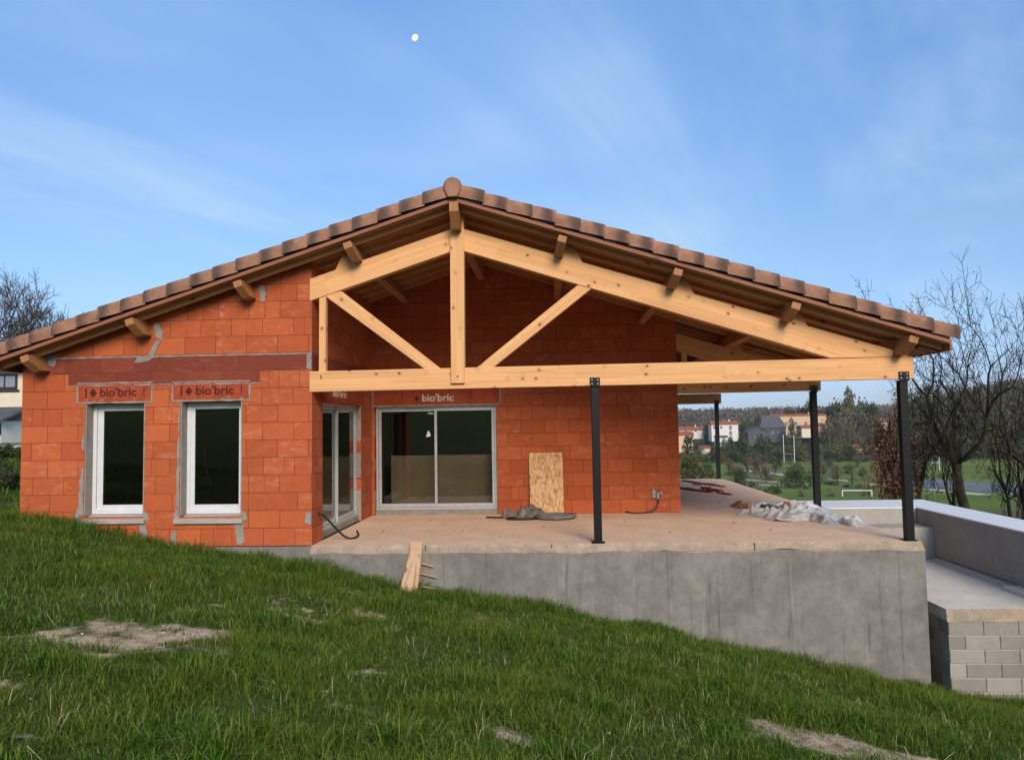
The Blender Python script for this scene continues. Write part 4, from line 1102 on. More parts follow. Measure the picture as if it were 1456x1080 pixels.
# small chips of block lying about on the slab
M['chip']=m_plain('broken block chip',(.33,.10,.05),.9,.1,var=.3,scale=30)
cp=[]
for k,(x,y) in enumerate(((-2.4,2.9),(-1.6,1.4),(-.2,1.9),(1.3,2.6),(1.9,1.1),(2.4,3.1),(3.2,2.2),(3.0,4.6),(3.6,1.3),(4.3,1.9),(-3.0,1.5),(.4,.9),(2.9,6.2),(3.7,5.7),(1.1,3.3),(-.9,.7))):
    s=rnd.uniform(.012,.028)
    if k<4: o=blob('block_chip',M['chip'],(x,y,s*.35),s,k+70,sub=1,amp=.6); cp.append(o)
    else:
        o=cp[k%4].copy(); COL.objects.link(o); o.location=(x,y,.008); o.rotation_euler=(0,0,rnd.uniform(0,6)); q=rnd.uniform(.6,1.1); o.scale=(q,q,q)
    tag(o,'tiny reddish chip of block on the terrace slab','chip','block chips on the terrace slab')
# ================================================================== TREES
M['bark']=m_plain('dark mossy bark',(.036,.032,.020),.9,.1,var=.4,scale=3)
M['bark_pale']=m_plain('grey bark',(.115,.098,.075),.9,.1,var=.3,scale=3)
M['twig']=m_plain('bare twigs',(.036,.028,.021),.9,.1,var=.2,scale=1)
M['twig_mid']=m_plain('grey brown twigs',(.085,.068,.050),.9,.1,var=.25,scale=1)
M['twig_pale']=m_plain('pale bare twigs',(.15,.115,.075),.9,.1,var=.25,scale=1)
L_={}
L_['dark']=m_leaf('dark evergreen leaves',[(0,(.028,.042,.014)),(.5,(.060,.078,.026)),(1,(.105,.125,.044))])
L_['mid']=m_leaf('green leaves',[(0,(.045,.070,.020)),(.5,(.088,.125,.034)),(1,(.140,.170,.058))])
L_['olive']=m_leaf('olive yellow leaves',[(0,(.075,.082,.024)),(.5,(.135,.132,.042)),(1,(.20,.185,.070))])
L_['brown']=m_leaf('dry russet leaves',[(0,(.11,.045,.024)),(.5,(.22,.090,.046)),(.9,(.31,.145,.075)),(1,(.36,.26,.09))])
L_['grey']=m_leaf('hazy bare twig crown',[(0,(.085,.068,.042)),(.5,(.15,.118,.072)),(1,(.22,.175,.11))])
L_['ivy']=m_leaf('olive ivy leaves',[(0,(.035,.036,.014)),(.5,(.070,.064,.024)),(1,(.12,.095,.040))])
L_['orange']=m_leaf('orange leaves',[(0,(.30,.11,.035)),(.5,(.48,.20,.08)),(1,(.60,.34,.17))])

def grow(seed,levels=5,trunk=.30,kids=(2,3),spread=.62,up=.18,shoots=2,ratio=.74,wob=.13,r0=1.0,lowlimbs=2):
    """skeleton of a bare tree of unit height: list of (points, radii, level)"""
    r=random.Random(seed); out=[]
    def br(p,d,L,rad,lev):
        n=5 if lev<3 else 3; pts=[p]; rr=[rad]; q=p.copy(); dd=d.copy()
        ends=[]
        for k in range(n):
            dd=(dd+V((r.gauss(0,wob),r.gauss(0,wob),r.gauss(0,wob)+up*.22))).normalized()
            q=q+dd*L/n; pts.append(q.copy()); rr.append(rad*(1-.34*(k+1)/n))
            ends.append((q.copy(),dd.copy(),rr[-1]))
        out.append((pts,rr,lev))
        if lev>=levels: return
        nk=r.randint(*kids) if lev>0 else 4
        ph=r.uniform(0,6.28)
        for c in range(nk):
            a=ph+6.283*c/nk+r.uniform(-.5,.5); sp=spread*r.uniform(.55,1.25)*(1.15 if lev==0 else 1)
            t=dd.cross(V((math.cos(a),math.sin(a),.2))).normalized()
            nd=(dd*math.cos(sp)+t*math.sin(sp)).normalized()
            br(q,nd,L*ratio*r.uniform(.75,1.15)*(1.25 if lev==0 else 1),rr[-1]*r.uniform(.62,.88),lev+1)
        for c in range(shoots if lev>0 else lowlimbs):
            e=ends[r.randint(1 if lev else (n-3 if lowlimbs<=2 else 1),n-2 if n>3 else n-1)]
            a=r.uniform(0,6.28); sp=spread*r.uniform(.9,1.6)
            t=e[1].cross(V((math.cos(a),math.sin(a),.3))).normalized()
            br(e[0],(e[1]*math.cos(sp)+t*math.sin(sp)).normalized(),L*ratio*r.uniform(.45,.8),e[2]*.5,min(levels,lev+2 if lev>0 else lev+1))
    br(V((0,0,0)),V((r.uniform(-.05,.05),r.uniform(-.05,.05),1)),trunk,.03*r0,0)
    zs=max(p.z for b in out for p in b[0]); 
    return [([p/zs for p in pts],[x/zs for x in rr],lv) for pts,rr,lv in out]
def leaf_quads(mb,c,s,r,n,flat=1.0):
    for _ in range(n):
        d=V((r.gauss(0,1),r.gauss(0,1),r.gauss(0,1)*flat)); d=d.normalized()*r.random()**.5
        p=c+d*1.0
        leaf(mb,p,s*r.uniform(.6,1.3),r)
def leaf(mb,p,s,r):
    a=V((r.gauss(0,1),r.gauss(0,1),r.gauss(0,1))).normalized(); b=a.cross(V((r.gauss(0,1),r.gauss(0,1),r.gauss(0,1)))).normalized()
    a*=s; b*=s*.55
    i=len(mb.v); mb.v+=[tuple(p-a),tuple(p+b),tuple(p+a),tuple(p-b)]; mb.f.append((i,i+1,i+2,i+3)); mb.uv.append([(0,0),(1,0),(1,1),(0,1)]); mb.m.append(0)
def bare_tree(name,loc,H,wx,seed,label,cat='tree',group=None,bark='bark',twig='twig',levels=5,leaves=None,nleaf=0,lsize=.06,rmin=.006,lean=(0,0),leafmin=3,r0=1.0,lift=0,**kw):
    sk=grow(seed,levels,r0=r0,**kw); root=thing(name,loc,label,cat,group)
    o=V(loc); sp=max(max(abs(p.x),abs(p.y)) for b in sk for p in b[0]); k=wx/sp
    T=MB(); Cc=MB(); r=random.Random(seed+5)
    f=lambda p:o+V((p.x*k+lean[0]*max(p.z,0)**1.5,p.y*k+lean[1]*max(p.z,0)**1.5,p.z*H-.15*(1-min(1,p.z*9))))
    for pts,rr,lv in sk:
        P=[f(p) for p in pts]; Q=[max(rmin*(1 if lv<levels else .7),x*H) for x in rr]
        if lv==0: Q[0]*=1.45
        (T if lv<=1 else Cc).tube(P,Q,8 if lv<=1 else (5 if lv<=2 else 3),cap=lv<=1)
    T.build('trunk',M[bark],root,smooth=True); cr=Cc.build('crown',M[twig],root)
    if leaves:
        Lm=MB(); tips=[f(p) for pts,rr,lv in sk if lv>=leafmin for p in pts[1:]]
        for _ in range(nleaf):
            p=r.choice(tips)+V((r.gauss(0,1),r.gauss(0,1),r.gauss(0,1)))*lsize*2.2
            leaf(Lm,p,lsize*r.uniform(.5,1.3),r)
        Lm.build('leaves',L_[leaves],cr)
    return root
def leafy(name,loc,H,W,seed,leafmat,n,ls,label,cat='tree',group=None,trunk_h=.25,shape='round',lobes=14,bark='bark'):
    """trunk plus an uneven crown of leaf faces gathered in clumps"""
    r=random.Random(seed); root=thing(name,loc,label,cat,group); o=V(loc)
    T=MB(); top=o+V((0,0,H*.7)); T.tube([o-V((0,0,.3)),o+V((r.uniform(-.02,.02)*H,0,H*.3)),top],[W*.05+.02,W*.035+.015,.01],6)
    cl=[]
    for _ in range(lobes):
        t=r.random()
        if shape=='round': z=trunk_h+(1-trunk_h)*r.random(); rad=math.sqrt(max(.02,1-((z-(trunk_h+1)/2)/((1-trunk_h)/2))**2))
        elif shape=='cone': z=trunk_h+(1-trunk_h)*t; rad=1.05*(1-t)**.8+.06
        elif shape=='column': z=trunk_h+(1-trunk_h)*t; rad=.9*math.sin(math.pi*(t*.85+.1))**.6
        elif shape=='umbrella': z=.62+.30*r.random(); rad=1.0*(1-abs((z-.72)/.35)**2)
        elif shape=='bush': z=.05+.8*t**1.1; rad=1.0*(1-z**2.2)+.1
        a=r.uniform(0,6.28); q=math.sqrt(r.random())*rad*W/2*.78
        cl.append((o+V((q*math.cos(a),q*math.sin(a),z*H*.93)),r.uniform(.16,.34)*min(W,H*1.2)*(.6 if shape in('cone','column') else 1)))
    for c,_ in cl[:6]: T.tube([o+V((0,0,H*.25)),(o+V((0,0,H*.3))+c)/2,c],[W*.02+.01,W*.012+.008,.006],4)
    T.build('trunk',M[bark],root)
    Cn=MB()
    for k in range(n):
        c,rad=cl[k%len(cl)]
        d=V((r.gauss(0,1),r.gauss(0,1),r.gauss(0,.8))).normalized()*(rad*r.random()**.45)
        p=c+d
        if p.z<o.z+.02: p.z=o.z+.02+abs(p.z-o.z)*.3
        leaf(Cn,p,ls*r.uniform(.55,1.35),r)
    Cn.build('crown',L_[leafmat],root); return root

# camera model of this place (used to measure distances while building)
FP,PI_,YA,RO=1077.33,.0604,-.0531,-.016
CAM=V((0,-11.71,1.804))
CF=V((math.sin(YA)*math.cos(PI_),math.cos(YA)*math.cos(PI_),math.sin(PI_)))
CR=V((math.cos(YA),-math.sin(YA),0)); CU=CR.cross(CF)
CR2=CR*math.cos(RO)+CU*math.sin(RO); CU2=CU*math.cos(RO)-CR*math.sin(RO)
def at(px,py,Y):
    d=CF*FP+CR2*(px-728)+CU2*(540-py); return CAM+d*((Y-CAM.y)/d.y)
def spot(px,Y,ytop):
    """foot point on the ground and the height for a thing seen at column px reaching row ytop"""
    p=at(px,ytop,Y); g=gz(p.x,p.y); return (p.x,p.y,g),p.z-g
def wpx(n,Y): return n*(Y-CAM.y)/FP

# ---- right foreground trees on the bank
loc,H=spot(1356,20,368)
bare_tree('bare_tree',loc,H,4.9,14,'tall leafless dark tree right of the roof corner, its top against open sky',levels=6,leaves='ivy',nleaf=1500,lsize=.040,rmin=.0095,trunk=.42,spread=.80,up=.12,shoots=2,kids=(2,3),ratio=.74,r0=1.0,wob=.17,leafmin=5,lowlimbs=3,lean=(-1.5,0),group='leafless trees beside the pool')
loc,H=spot(1440,21,390)
bare_tree('bare_tree',loc,H,3.3,23,'leafless dark tree farthest right in the view, forking low',levels=6,leaves='ivy',nleaf=800,lsize=.040,rmin=.0095,trunk=.36,spread=.80,up=.12,shoots=2,kids=(2,3),ratio=.75,r0=1.0,wob=.17,leafmin=5,lowlimbs=4,group='leafless trees beside the pool')
loc,H=spot(1428,23,560)
bare_tree('young_tree',loc,H,1.6,31,'thin bare young tree standing just left of the farthest right tree',levels=5,rmin=.007,trunk=.5,spread=.5,up=.3,shoots=1,group=None)
loc,H=spot(1350,18,600)
bare_tree('sapling',loc,H,1.3,37,'slanting bare sapling left of the tall leafless tree trunk',levels=5,rmin=.006,trunk=.4,spread=.5,up=.3,shoots=1,lean=(.5,0))
loc,H=spot(1262,19,548)
bare_tree('russet_tree',loc,H,1.42,5,'bushy tree still full of russet leaves behind the front corner post',levels=5,leaves='brown',nleaf=4300,lsize=.055,rmin=.007,trunk=.22,spread=.75,up=.1,shoots=2,leafmin=2,bark='bark_pale',twig='twig')
loc,H=spot(1302,21,572)
bare_tree('russet_tree',loc,H,1.1,6,'smaller yellowing russet tree right behind the front corner post',levels=5,leaves='brown',nleaf=1700,lsize=.05,rmin=.007,trunk=.4,spread=.6,up=.15,shoots=2,leafmin=2)
# ---- left, behind the roof
for px,Y,yt,wx,sd,lb in ((36,58,378,7.2,71,'largest leafless tree rising behind the left roof slope'),(108,62,432,2.2,72,'small leafless tree between the large one and the roof on the left'),(-30,60,395,4,73,'leafless tree at the far left edge behind the house')):
    loc,H=spot(px,Y,yt)
    bare_tree('bare_tree',loc,H,wx,sd,lb,levels=6 if px<100 else 5,rmin=.020,trunk=.26,spread=.66,up=.14,shoots=2,kids=(3,4) if px<100 else (2,3),bark='bark_pale',twig='twig_mid',leaves='ivy',nleaf=450,lsize=.10,leafmin=4,r0=.9,group='leafless trees behind the left roof')
for px,Y,yt,W,sd,lm,lb in ((62,56,428,5.5,81,'ivy','bushy olive tree in front of the largest bare tree on the left'),(15,56,450,5.0,82,'ivy','dull olive tree at the left picture edge above the roof'),(92,64,447,3.4,83,'dark','low dark green tree beside the small bare tree on the left'),(130,66,440,3.0,84,'ivy','sparse olive treetop showing just above the left roof tiles'),(148,68,436,2.2,85,'ivy','last thin treetop before the roof hides the trees on the left')):
    loc,H=spot(px,Y,yt)
    leafy('tree',loc,H,W,sd,lm,2600,.11,lb,group='leafy trees behind the left roof',trunk_h=.3,lobes=22)
# bushes and rough bank at the left of the house
for px,Y,yt,W,H_,sd,lm,lb in ((14,3.2,704,1.3,.85,91,'dark','dark low shrub beside the left brick corner'),(24,9,662,1.3,1.0,92,'dark','dark shrub growing on the bank below the neighbouring house'),(2,10,668,1.3,.8,93,'mid','green shrub at the left picture edge on the bank'),(-14,4,712,1.4,.9,94,'dark','second dark shrub beside the left brick corner, mostly outside the view')):
    p=at(px,yt,Y); z=gz(p.x,p.y); 
    leafy('shrub',(p.x,p.y,z),max(.4,p.z-z),W,sd,lm,2400,.035,lb,cat='shrub',shape='bush',lobes=16)
for k in range(5):
    px=rnd.uniform(0,28); p=at(px,rnd.uniform(655,668),13+k*.7); z=gz(p.x,p.y)
    tag(blob('rubble_stone',M['stone'],(p.x,p.y,z+.06),rnd.uniform(.12,.2),k+40),'pale rubble stone on the earth bank left of the house','stone','rubble stones on the left bank')
x=rs.uniform(-17,-8.6,1500); y=rs.uniform(0.2,13,1500)
tag(grass('bank_grass',17,np.stack([x,y,rs.uniform(.08,.18,1500),rs.randint(8,18,1500)],-1),M['grass'],wid=2.0,hscale=1.2),kind='stuff')

# ================================================================== HOUSES
M['cream']=m_conc('cream render',(.72,.62,.50),(.64,.54,.42),streak=.08,rough=.9)
M['whitew']=m_conc('white render',(.74,.70,.64),(.66,.61,.54),streak=.06)
M['peach']=m_conc('peach render',(.66,.46,.30),(.58,.39,.25),streak=.08)
M['redroof']=m_plain('orange tile roof',(.33,.105,.05),.85,.15,var=.25,scale=1)
M['slate']=m_plain('grey slate roof',(.085,.085,.095),.7,.25,var=.25,scale=1)
M['darkframe']=m_plain('dark window frame',(.035,.03,.028),.5,.3)
M['winglass']=m_plain('reflecting window glass',(.22,.26,.32),.15,.6)
def villa(name,x,y,z,w,d,h,label,wall='whitew',roof='redroof',rh=1.6,ridge='x',wins=(),gable=False,ov=.5,rot=0,chim=False,hip=False):
    root=thing(name,(x,y,z),label,'house'); 
    mb=MB(); x0,x1,y0,y1=x-w/2,x+w/2,y,y+d
    mb.box((x0,y0,z-3),(x1,y1,z+h))
    if ridge=='y': mb.prism([(x0,z+h-.01),(x1,z+h-.01),(x,z+h+rh-.15)],y0+.01,y1-.01)
    mb.build('wall',M[wall],root)
    rf=MB(); t=.22
    if ridge=='x':
        a,b=x0-ov,x1+ov; i=(w*.22 if hip else 0)
        ym=(y0+y1)/2; yf=y0-ov; yb=y1+ov; zt=z+h
        v=[(a,yf,zt-.1),(b,yf,zt-.1),(b,yb,zt-.1),(a,yb,zt-.1),(a,yf,zt+t),(b,yf,zt+t),(b,yb,zt+t),(a,yb,zt+t),(a+i,ym,zt+rh),(b-i,ym,zt+rh)]
        rf.mesh(v,[(3,2,1,0),(0,1,5,4),(1,2,6,5),(2,3,7,6),(3,0,4,7),(4,5,9,8),(6,7,8,9),(5,6,9),(7,4,8)])
    else:
        a,b=x0-ov,x1+ov; s=rh/(w/2)
        rf.prism([(a,z+h-ov*s),(x,z+h+rh),(b,z+h-ov*s),(b,z+h-ov*s+t),(x,z+h+rh+t),(a,z+h-ov*s+t)],y0-ov,y1+ov)
    ro=rf.build('roof',M[roof],root)
    if chim:
        c=MB(); c.box((x+w*.2,y+d*.4,z+h),(x+w*.2+.7,y+d*.4+.6,z+h+rh+.8)); c.build('chimney',M[wall],ro)
    for (u,v,ww,hh) in wins:
        f=MB(); f.box((x0+u,y0-.06,z+v),(x0+u+ww,y0+.02,z+v+hh)); fo=f.build('window',M['darkframe'],root)
        g=MB(); n=2 if ww>1.0 else 1
        for k in range(n):
            e=ww/n; g.box((x0+u+k*e+.10,y0-.075,z+v+.12),(x0+u+(k+1)*e-.10,y0-.05,z+v+hh-.12))
        g.build('pane',M['winglass'],fo)
    return root
# neighbour at the left edge
p=at(35,524,36); zb=gz(-36,36)
root=thing('neighbour_house',(-41,36,.9),'cream two storey neighbour house with grey roofs at the far left','house')
X1=p.x; mb=MB(); mb.box((X1-14,36,-1),(X1,46,6.05)); mb.build('wall',M['cream'],root)
mb=MB(); mb.hexa([(X1-15,35.2,5.98),(X1+.55,35.2,5.98),(X1+.55,46.5,5.98),(X1-15,46.5,5.98),(X1-15,35.2,6.18),(X1+.55,35.2,6.18),(X1-4,41,7.6),(X1-15,41,7.6)]); mb.build('roof',M['slate'],root)
mb=MB(); mb.hexa([(X1-14,33.6,2.55),(X1+.4,33.6,2.55),(X1+.4,36,3.42),(X1-14,36,3.42),(X1-14,33.6,2.68),(X1+.4,33.6,2.68),(X1+.4,36,3.56),(X1-14,36,3.56)]); mb.build('porch_roof',M['slate'],root)
mb=MB(); mb.box((X1-14,34.0,-1),(X1-.02,35.99,2.62)); mb.build('wall',M['whitew'],root)
for (u0,u1,z0,z1,yy,lb) in ((-2.1,-.45,4.72,5.72,36,'upper dark framed window'),(-.95,.0,1.75,2.45,34,None)):
    f=MB(); f.box((X1+u0,yy-.08,z0),(X1+u1,yy+.03,z1)); fo=f.build('window',M['darkframe'],root)
    g=MB(); m_=(u0+u1)/2
    for a,b in ((u0+.12,m_-.06),(m_+.06,u1-.12)) if yy==36 else ((m_-.22,m_+.14),): g.box((X1+a,yy-.095,z0+.14),(X1+b,yy-.07,z1-.14))
    g.build('pane',M['winglass'],fo)
mb=MB(); mb.box((X1-2.4,35.9,4.55),(X1-.3,36.01,4.68)); mb.build('sill',M['darkframe'],root)
# houses on the far slope
def far_villa(name,px0,px1,ytop,ybase,Y,label,roofpx,**kw):
    a=at(px0,ybase,Y); b=at(px1,ybase,Y); t=at((px0+px1)/2,ytop+roofpx,Y); tt=at((px0+px1)/2,ytop,Y)
    return villa(name,(a.x+b.x)/2,Y,a.z,b.x-a.x,9,t.z-a.z,label,rh=tt.z-t.z,**kw)
far_villa('far_house',1012,1050,598,620,440,'white two storey house with orange roof behind the rearmost post',5,wins=((1,4.4,1.3,1.6),(5,4.4,1.3,1.6),(10.2,3.6,1.6,2.4),(10.2,.6,1.6,2.2)),chim=True)
far_villa('far_house',966,1000,606,617,455,'low pale house with orange roof beside the brick corner',5,wins=((3,1.2,1.6,1.3),(9,1.2,1.6,1.3)),chim=True)
far_villa('far_house',962,986,613,634,330,'peach house half hidden by a shrub at the brick wall edge',5,wall='peach',wins=((4,1,1.2,1.4),))
far_villa('far_shed',1021,1035,619,630,400,'small white shed below the two storey white house',2,wall='whitew',roof='slate')
far_villa('far_house',1064,1092,607,626,400,'dark timber gabled house with white eaves on the slope',7,wall='slate',roof='slate',ridge='y',wins=((3,1,1.2,1.2),))
far_villa('far_house',1082,1118,590,622,430,'large grey slate roofed house below the long beige building',18,wall='slate',roof='slate',hip=True,wins=((6,2,1.5,1.6),(9,2,1.5,1.6)))
far_villa('far_building',1098,1176,588,616,470,'long beige flat building with an orange tile edge on the hill',3,wall='peach',roof='redroof',ov=.3,chim=True,wins=((8,5,1.6,2),(14,5,1.6,2),(20,5,1.6,2),(26,5,1.6,2)))
far_villa('far_house',1160,1174,601,614,425,'tiny orange roofed house right of the middle post',4,wall='peach')
far_villa('far_house',1216,1236,632,648,395,'little pink roofed house among shrubs right of the middle post',5,wall='peach')

far_villa('far_house',1140,1158,604,614,415,'low orange roofed house in front of the beige building, left of the middle post',4,wall='cream')
far_villa('far_house',1243,1262,596,608,455,'pale house with orange roof half hidden behind russet leaves',4,wall='cream',chim=True)
far_villa('far_house',996,1010,634,643,392,'little cream house low in the belt left of the rearmost post',3,wall='cream')
# ================================================================== SPORTS FIELD
M['whitepaint']=m_plain('white paint',(.72,.72,.70),.5,.3,var=.05)
def VZ(px,py,z=-19.0):
    d=CF*FP+CR2*(px-728)+CU2*(540-py); return CAM+d*((z-CAM.z)/d.z)
def goalposts(name,pl,pr,top,bar,label):
    mb=MB(); n=[]
    for p in (pl,pr): n.append(p)
    o=thing(name,((pl.x+pr.x)/2,(pl.y+pr.y)/2,gz(pl.x,pl.y)),label,'goal')
    for p in (pl,pr):
        q=MB(); g=gz(p.x,p.y); q.tube([(p.x,p.y,g-.3),(p.x,p.y,g+top)],.15,8); q.build('post',M['whitepaint'],o)
    q=MB(); g=gz(pl.x,pl.y); q.tube([(pl.x,pl.y,g+bar),(pr.x,pr.y,g+bar)],.13,8); q.build('crossbar',M['whitepaint'],o)
    return o
goalposts('rugby_goal',VZ(1115,657),VZ(1130,659),14.0,4.6,'tall white rugby posts left of the middle post')
goalposts('rugby_goal',VZ(1317,669),VZ(1336,668),8.2,3.2,'white rugby posts beyond the car park, right of the corner post')
goalposts('football_goal',VZ(1198,711),VZ(1240,711),2.6,2.6,'white football goal frame just above the pool coping')
def flat_strip(name,pxs,mat,dz=.05,kind='structure'):
    mb=MB(); a=[]; 
    for (x,y0,y1) in pxs:
        p=VZ(x,y0); q=VZ(x,y1); a.append(((p.x,p.y,gz(p.x,p.y)+dz),(q.x,q.y,gz(q.x,q.y)+dz)))
    for k in range(len(a)-1): mb.face([a[k][1],a[k+1][1],a[k+1][0],a[k][0]])
    return tag(mb.build(name,mat),kind=kind)
M['asphalt']=m_plain('asphalt',(.15,.155,.17),.8,.3,var=.12,scale=.05)
M['gravel']=m_plain('pale path gravel',(.50,.46,.43),.9,.2,var=.15,scale=.1)
flat_strip('parking',[(1290,679,691),(1330,681,693),(1370,684,696),(1410,687,700),(1456,690,704),(1520,694,710)],M['asphalt'])
flat_strip('footpath',[(1290,692.5,695),(1330,695,697.3),(1380,700,702.6),(1456,706.5,709.5),(1520,711,714)],M['gravel'])
flat_strip('footpath',[(1046,666.5,669),(1080,669.5,672),(1114,673.5,676)],M['gravel'],.06)
flat_strip('footpath',[(1046,680.5,682),(1075,682,683.5),(1110,684.5,686),(1150,688,689.6)],M['gravel'],.06)
flat_strip('footpath',[(1046,688,689),(1100,689,690.5),(1150,690.5,692)],M['gravel'],.07)
flat_strip('footpath',[(1176,680,681.8),(1206,682.5,684.4)],M['gravel'],.06)
flat_strip('footpath',[(1234,687,689.4),(1262,688.5,691)],M['gravel'],.06)
# shrubs and small trees on the field
small=((1062,285,648,3.4,'bare','fan shaped bare shrub left of the orange shrub on the field'),(1083,275,648,4.0,'bare','fan shaped bare shrub above the white path on the field'),)
for k,(px,Y,yt,W,kd,lb) in enumerate(small):
    loc,H=spot(px,Y,yt); bare_tree('bare_shrub',loc,H,W,120+k,lb,cat='shrub',levels=5,rmin=.045,trunk=.10,spread=.8,up=.25,shoots=2,kids=(3,3),twig='twig_pale',bark='twig_pale',group=None)
for px,Y,yt,Wp,lm,sh,n,lb in ((1046,40,659,28,'dark','bush',3200,'round dark green bush against the rearmost post'),
    (985,48,632,52,'olive','bush',4200,'wide yellow green willow bush beside the brick corner'),(1008,58,640,34,'mid','bush',3000,'dull green bush between the willow bush and the rearmost post'),(978,64,645,30,'olive','bush',2600,'yellowish bush low at the edge of the brick wall'),
    (1131,232,661,44,'mid','bush',3000,'large green bush on the field left of the middle post'),(1151,236,668,16,'grey','bush',1200,'grey brown bush touching the middle post'),
    (1058,226,677,16,'mid','bush',900,'small green bush on the near grass by the rearmost post'),(1105,225,680,17,'orange','bush',260,'bright orange shrub between two paths on the field'),(1100,214,689,34,'mid','bush',900,'low green shrub in front of the orange one'),
    (1077,208,690,26,'grey','bush',700,'grey brush near the slab edge'),(1211,238,664,18,'olive','bush',700,'thin brownish shrub right of the middle post'),(1190,238,662,20,'olive','bush',500,'sparse yellowish shrub nearest the middle post, on its right'),
    (1180,243,683,26,'dark','bush',900,'low dark hedge plant right of the middle post'),(1205,232,688,22,'dark','bush',800,'low dark hedge plant left of the football goal'),(1234,196,674,24,'brown','round',900,'round reddish shrub above the football goal'),
    (1252,205,668,26,'brown','round',1000,'russet shrub between the goal and the corner post'),
    (1222,228,687,20,'olive','bush',800,'olive hedge plant behind the football goal frame'),(1245,226,690,20,'mid','bush',800,'green hedge plant at the right post of the football goal'),(1168,250,672,14,'olive','bush',600,'slim olive bush touching the right side of the middle post'),
    (1092,262,664,26,'olive','bush',900,'olive bush at the far path, right of the fan shaped shrubs'),(1036,290,652,20,'mid','bush',900,'green bush at the far field edge beside the rearmost post'),(1070,236,684,22,'dark','bush',900,'dark hedge plant between the two near paths'),
    (1160,300,652,26,'mid','bush',1000,'green bush on the far field just left of the middle post'),(1262,252,660,30,'olive','bush',1000,'olive bush at the left edge of the russet tree')):
    loc,H=spot(px,Y,yt); W=wpx(Wp,Y); leafy('shrub',loc,max(.6,H),W,int(px)+int(Y),lm,n,max(.035,W*.028),lb,cat='shrub',shape=sh,lobes=18,trunk_h=.2)

# ---- the belt of trees below and around the houses, copied from a few grown prototypes
PROT={}
def proto(key,leafmat,shape,n,ls,**kw):
    PROT[key]=(leafmat,shape,n,ls,kw)
proto('dark','dark','round',900,.060,lobes=16,trunk_h=.08); proto('mid','mid','round',900,.060,lobes=16,trunk_h=.08); proto('olive','olive','round',800,.060,lobes=16,trunk_h=.1)
proto('grey','grey','round',700,.052,lobes=18,trunk_h=.2); proto('pine','dark','umbrella',800,.06,lobes=14,trunk_h=.5); proto('cypress','dark','column',600,.05,lobes=16,trunk_h=.03); proto('brown','brown','round',700,.05,lobes=14,trunk_h=.1)
MADE={}
def belt(kind,px,Y,yt,Wp,label,name='tree',group=None,variant=0,base=None):
    loc,H=spot(px,Y,yt); W=wpx(Wp,Y); H=max(H,2.0)
    key=(kind,variant)
    if key not in MADE:
        lm,sh,n,ls,kw=PROT[kind]
        # grown at unit size around the origin, then scaled copies stand in the belt
        r=leafy(name,(0,0,0),1.0,1.0,900+variant*7+len(MADE),lm,n,ls,label,group=group,shape=sh,**kw); MADE[key]=r
    else:
        r=copy_tree(MADE[key])
    r.location=loc; r.scale=(W,W,H); r.rotation_euler=(0,0,rnd.uniform(0,6.28)); tag(r,label,'tree',group); r.name=name
    return r
gd='dark green trees in the belt above the field'
gb='tall hazy bare trees in the belt'
# hedge belt left of middle post
for px,Y,yt,W,k in ((1003,398,627,16,'mid'),(1016,396,630,16,'mid'),(1029,400,626,15,'olive'),(1039,396,623,14,'dark'),(1053,398,621,22,'dark'),(1067,404,620,18,'mid'),(1080,400,617,20,'dark'),(1091,402,619,18,'dark'),(1070,392,634,20,'mid'),(1086,391,640,24,'dark'),(1100,396,632,22,'mid'),(1108,392,638,18,'dark'),(1048,391,642,20,'dark'),(1062,390,644,18,'mid'),(1120,398,634,24,'olive'),(1135,396,628,20,'mid'),(1143,392,640,18,'olive'),(1030,392,640,18,'mid'),(1012,391,642,22,'dark'),(994,390,636,22,'mid'),(975,392,640,26,'olive')):
    belt(k,px,Y,yt,W,'dense tree in the dark green belt above the field, left of the middle post',group='trees of the belt left of the middle post',variant=rnd.randint(0,1))
for px,Y,yt,W,k,lb in ((1058,450,599,14,'dark','dark round tree behind the white two storey house'),(1078,470,590,12,'dark','dark tree on the skyline left of the beige building'),(1092,480,586,16,'olive','olive tree on the skyline just left of the beige building'),(1140,455,613,5,'cypress','slim cypress in front of the beige building'),(1126,420,601,16,'olive','loose yellowish tree in front of the beige building'),(1005,452,606,10,'dark','dark tree left of the white two storey house'),
    (1155,520,571,26,'dark','dark tree on the skyline behind the middle post'),(1186,500,569,34,'pine','broad dark umbrella pine right of the middle post'),(1230,500,568,32,'pine','second umbrella pine, right of the hazy brown crown'),(1205,480,577,34,'dark','dark tree mass under the umbrella pines'),(1208,462,562,26,'olive','tall yellowish crown between the two umbrella pines'),
    (1120,500,580,10,'pine','small flat topped pine above the beige building'),(978,300,622,26,'dark','dark tree hiding the peach house')):
    belt(k,px,Y,yt,W,lb,variant=rnd.randint(0,1))
for k,(px,Y,yt,wx) in enumerate(((1127,495,577,3.5),(1137,500,574,5),(1143,498,578,3))):
    loc,H=spot(px,Y,yt); bare_tree('bare_tree',loc,H,wx,140+k,'bare skyline tree standing above the beige building','tree','bare trees above the beige building',levels=4,rmin=.11,trunk=.4,spread=.5,up=.4,shoots=1)
for px,Y,yt,W,k in ((1176,420,598,24,'grey'),(1190,425,590,24,'grey'),(1204,430,584,26,'grey'),(1218,432,586,28,'grey'),(1232,428,594,26,'grey'),(1246,424,598,26,'olive'),(1210,415,606,26,'olive'),(1182,412,610,22,'olive')):
    belt(k,px,Y,yt,W,'hazy brownish bare crown in the belt right of the middle post',name='bare_crown_tree',group='hazy bare trees right of the middle post',variant=rnd.randint(0,1))
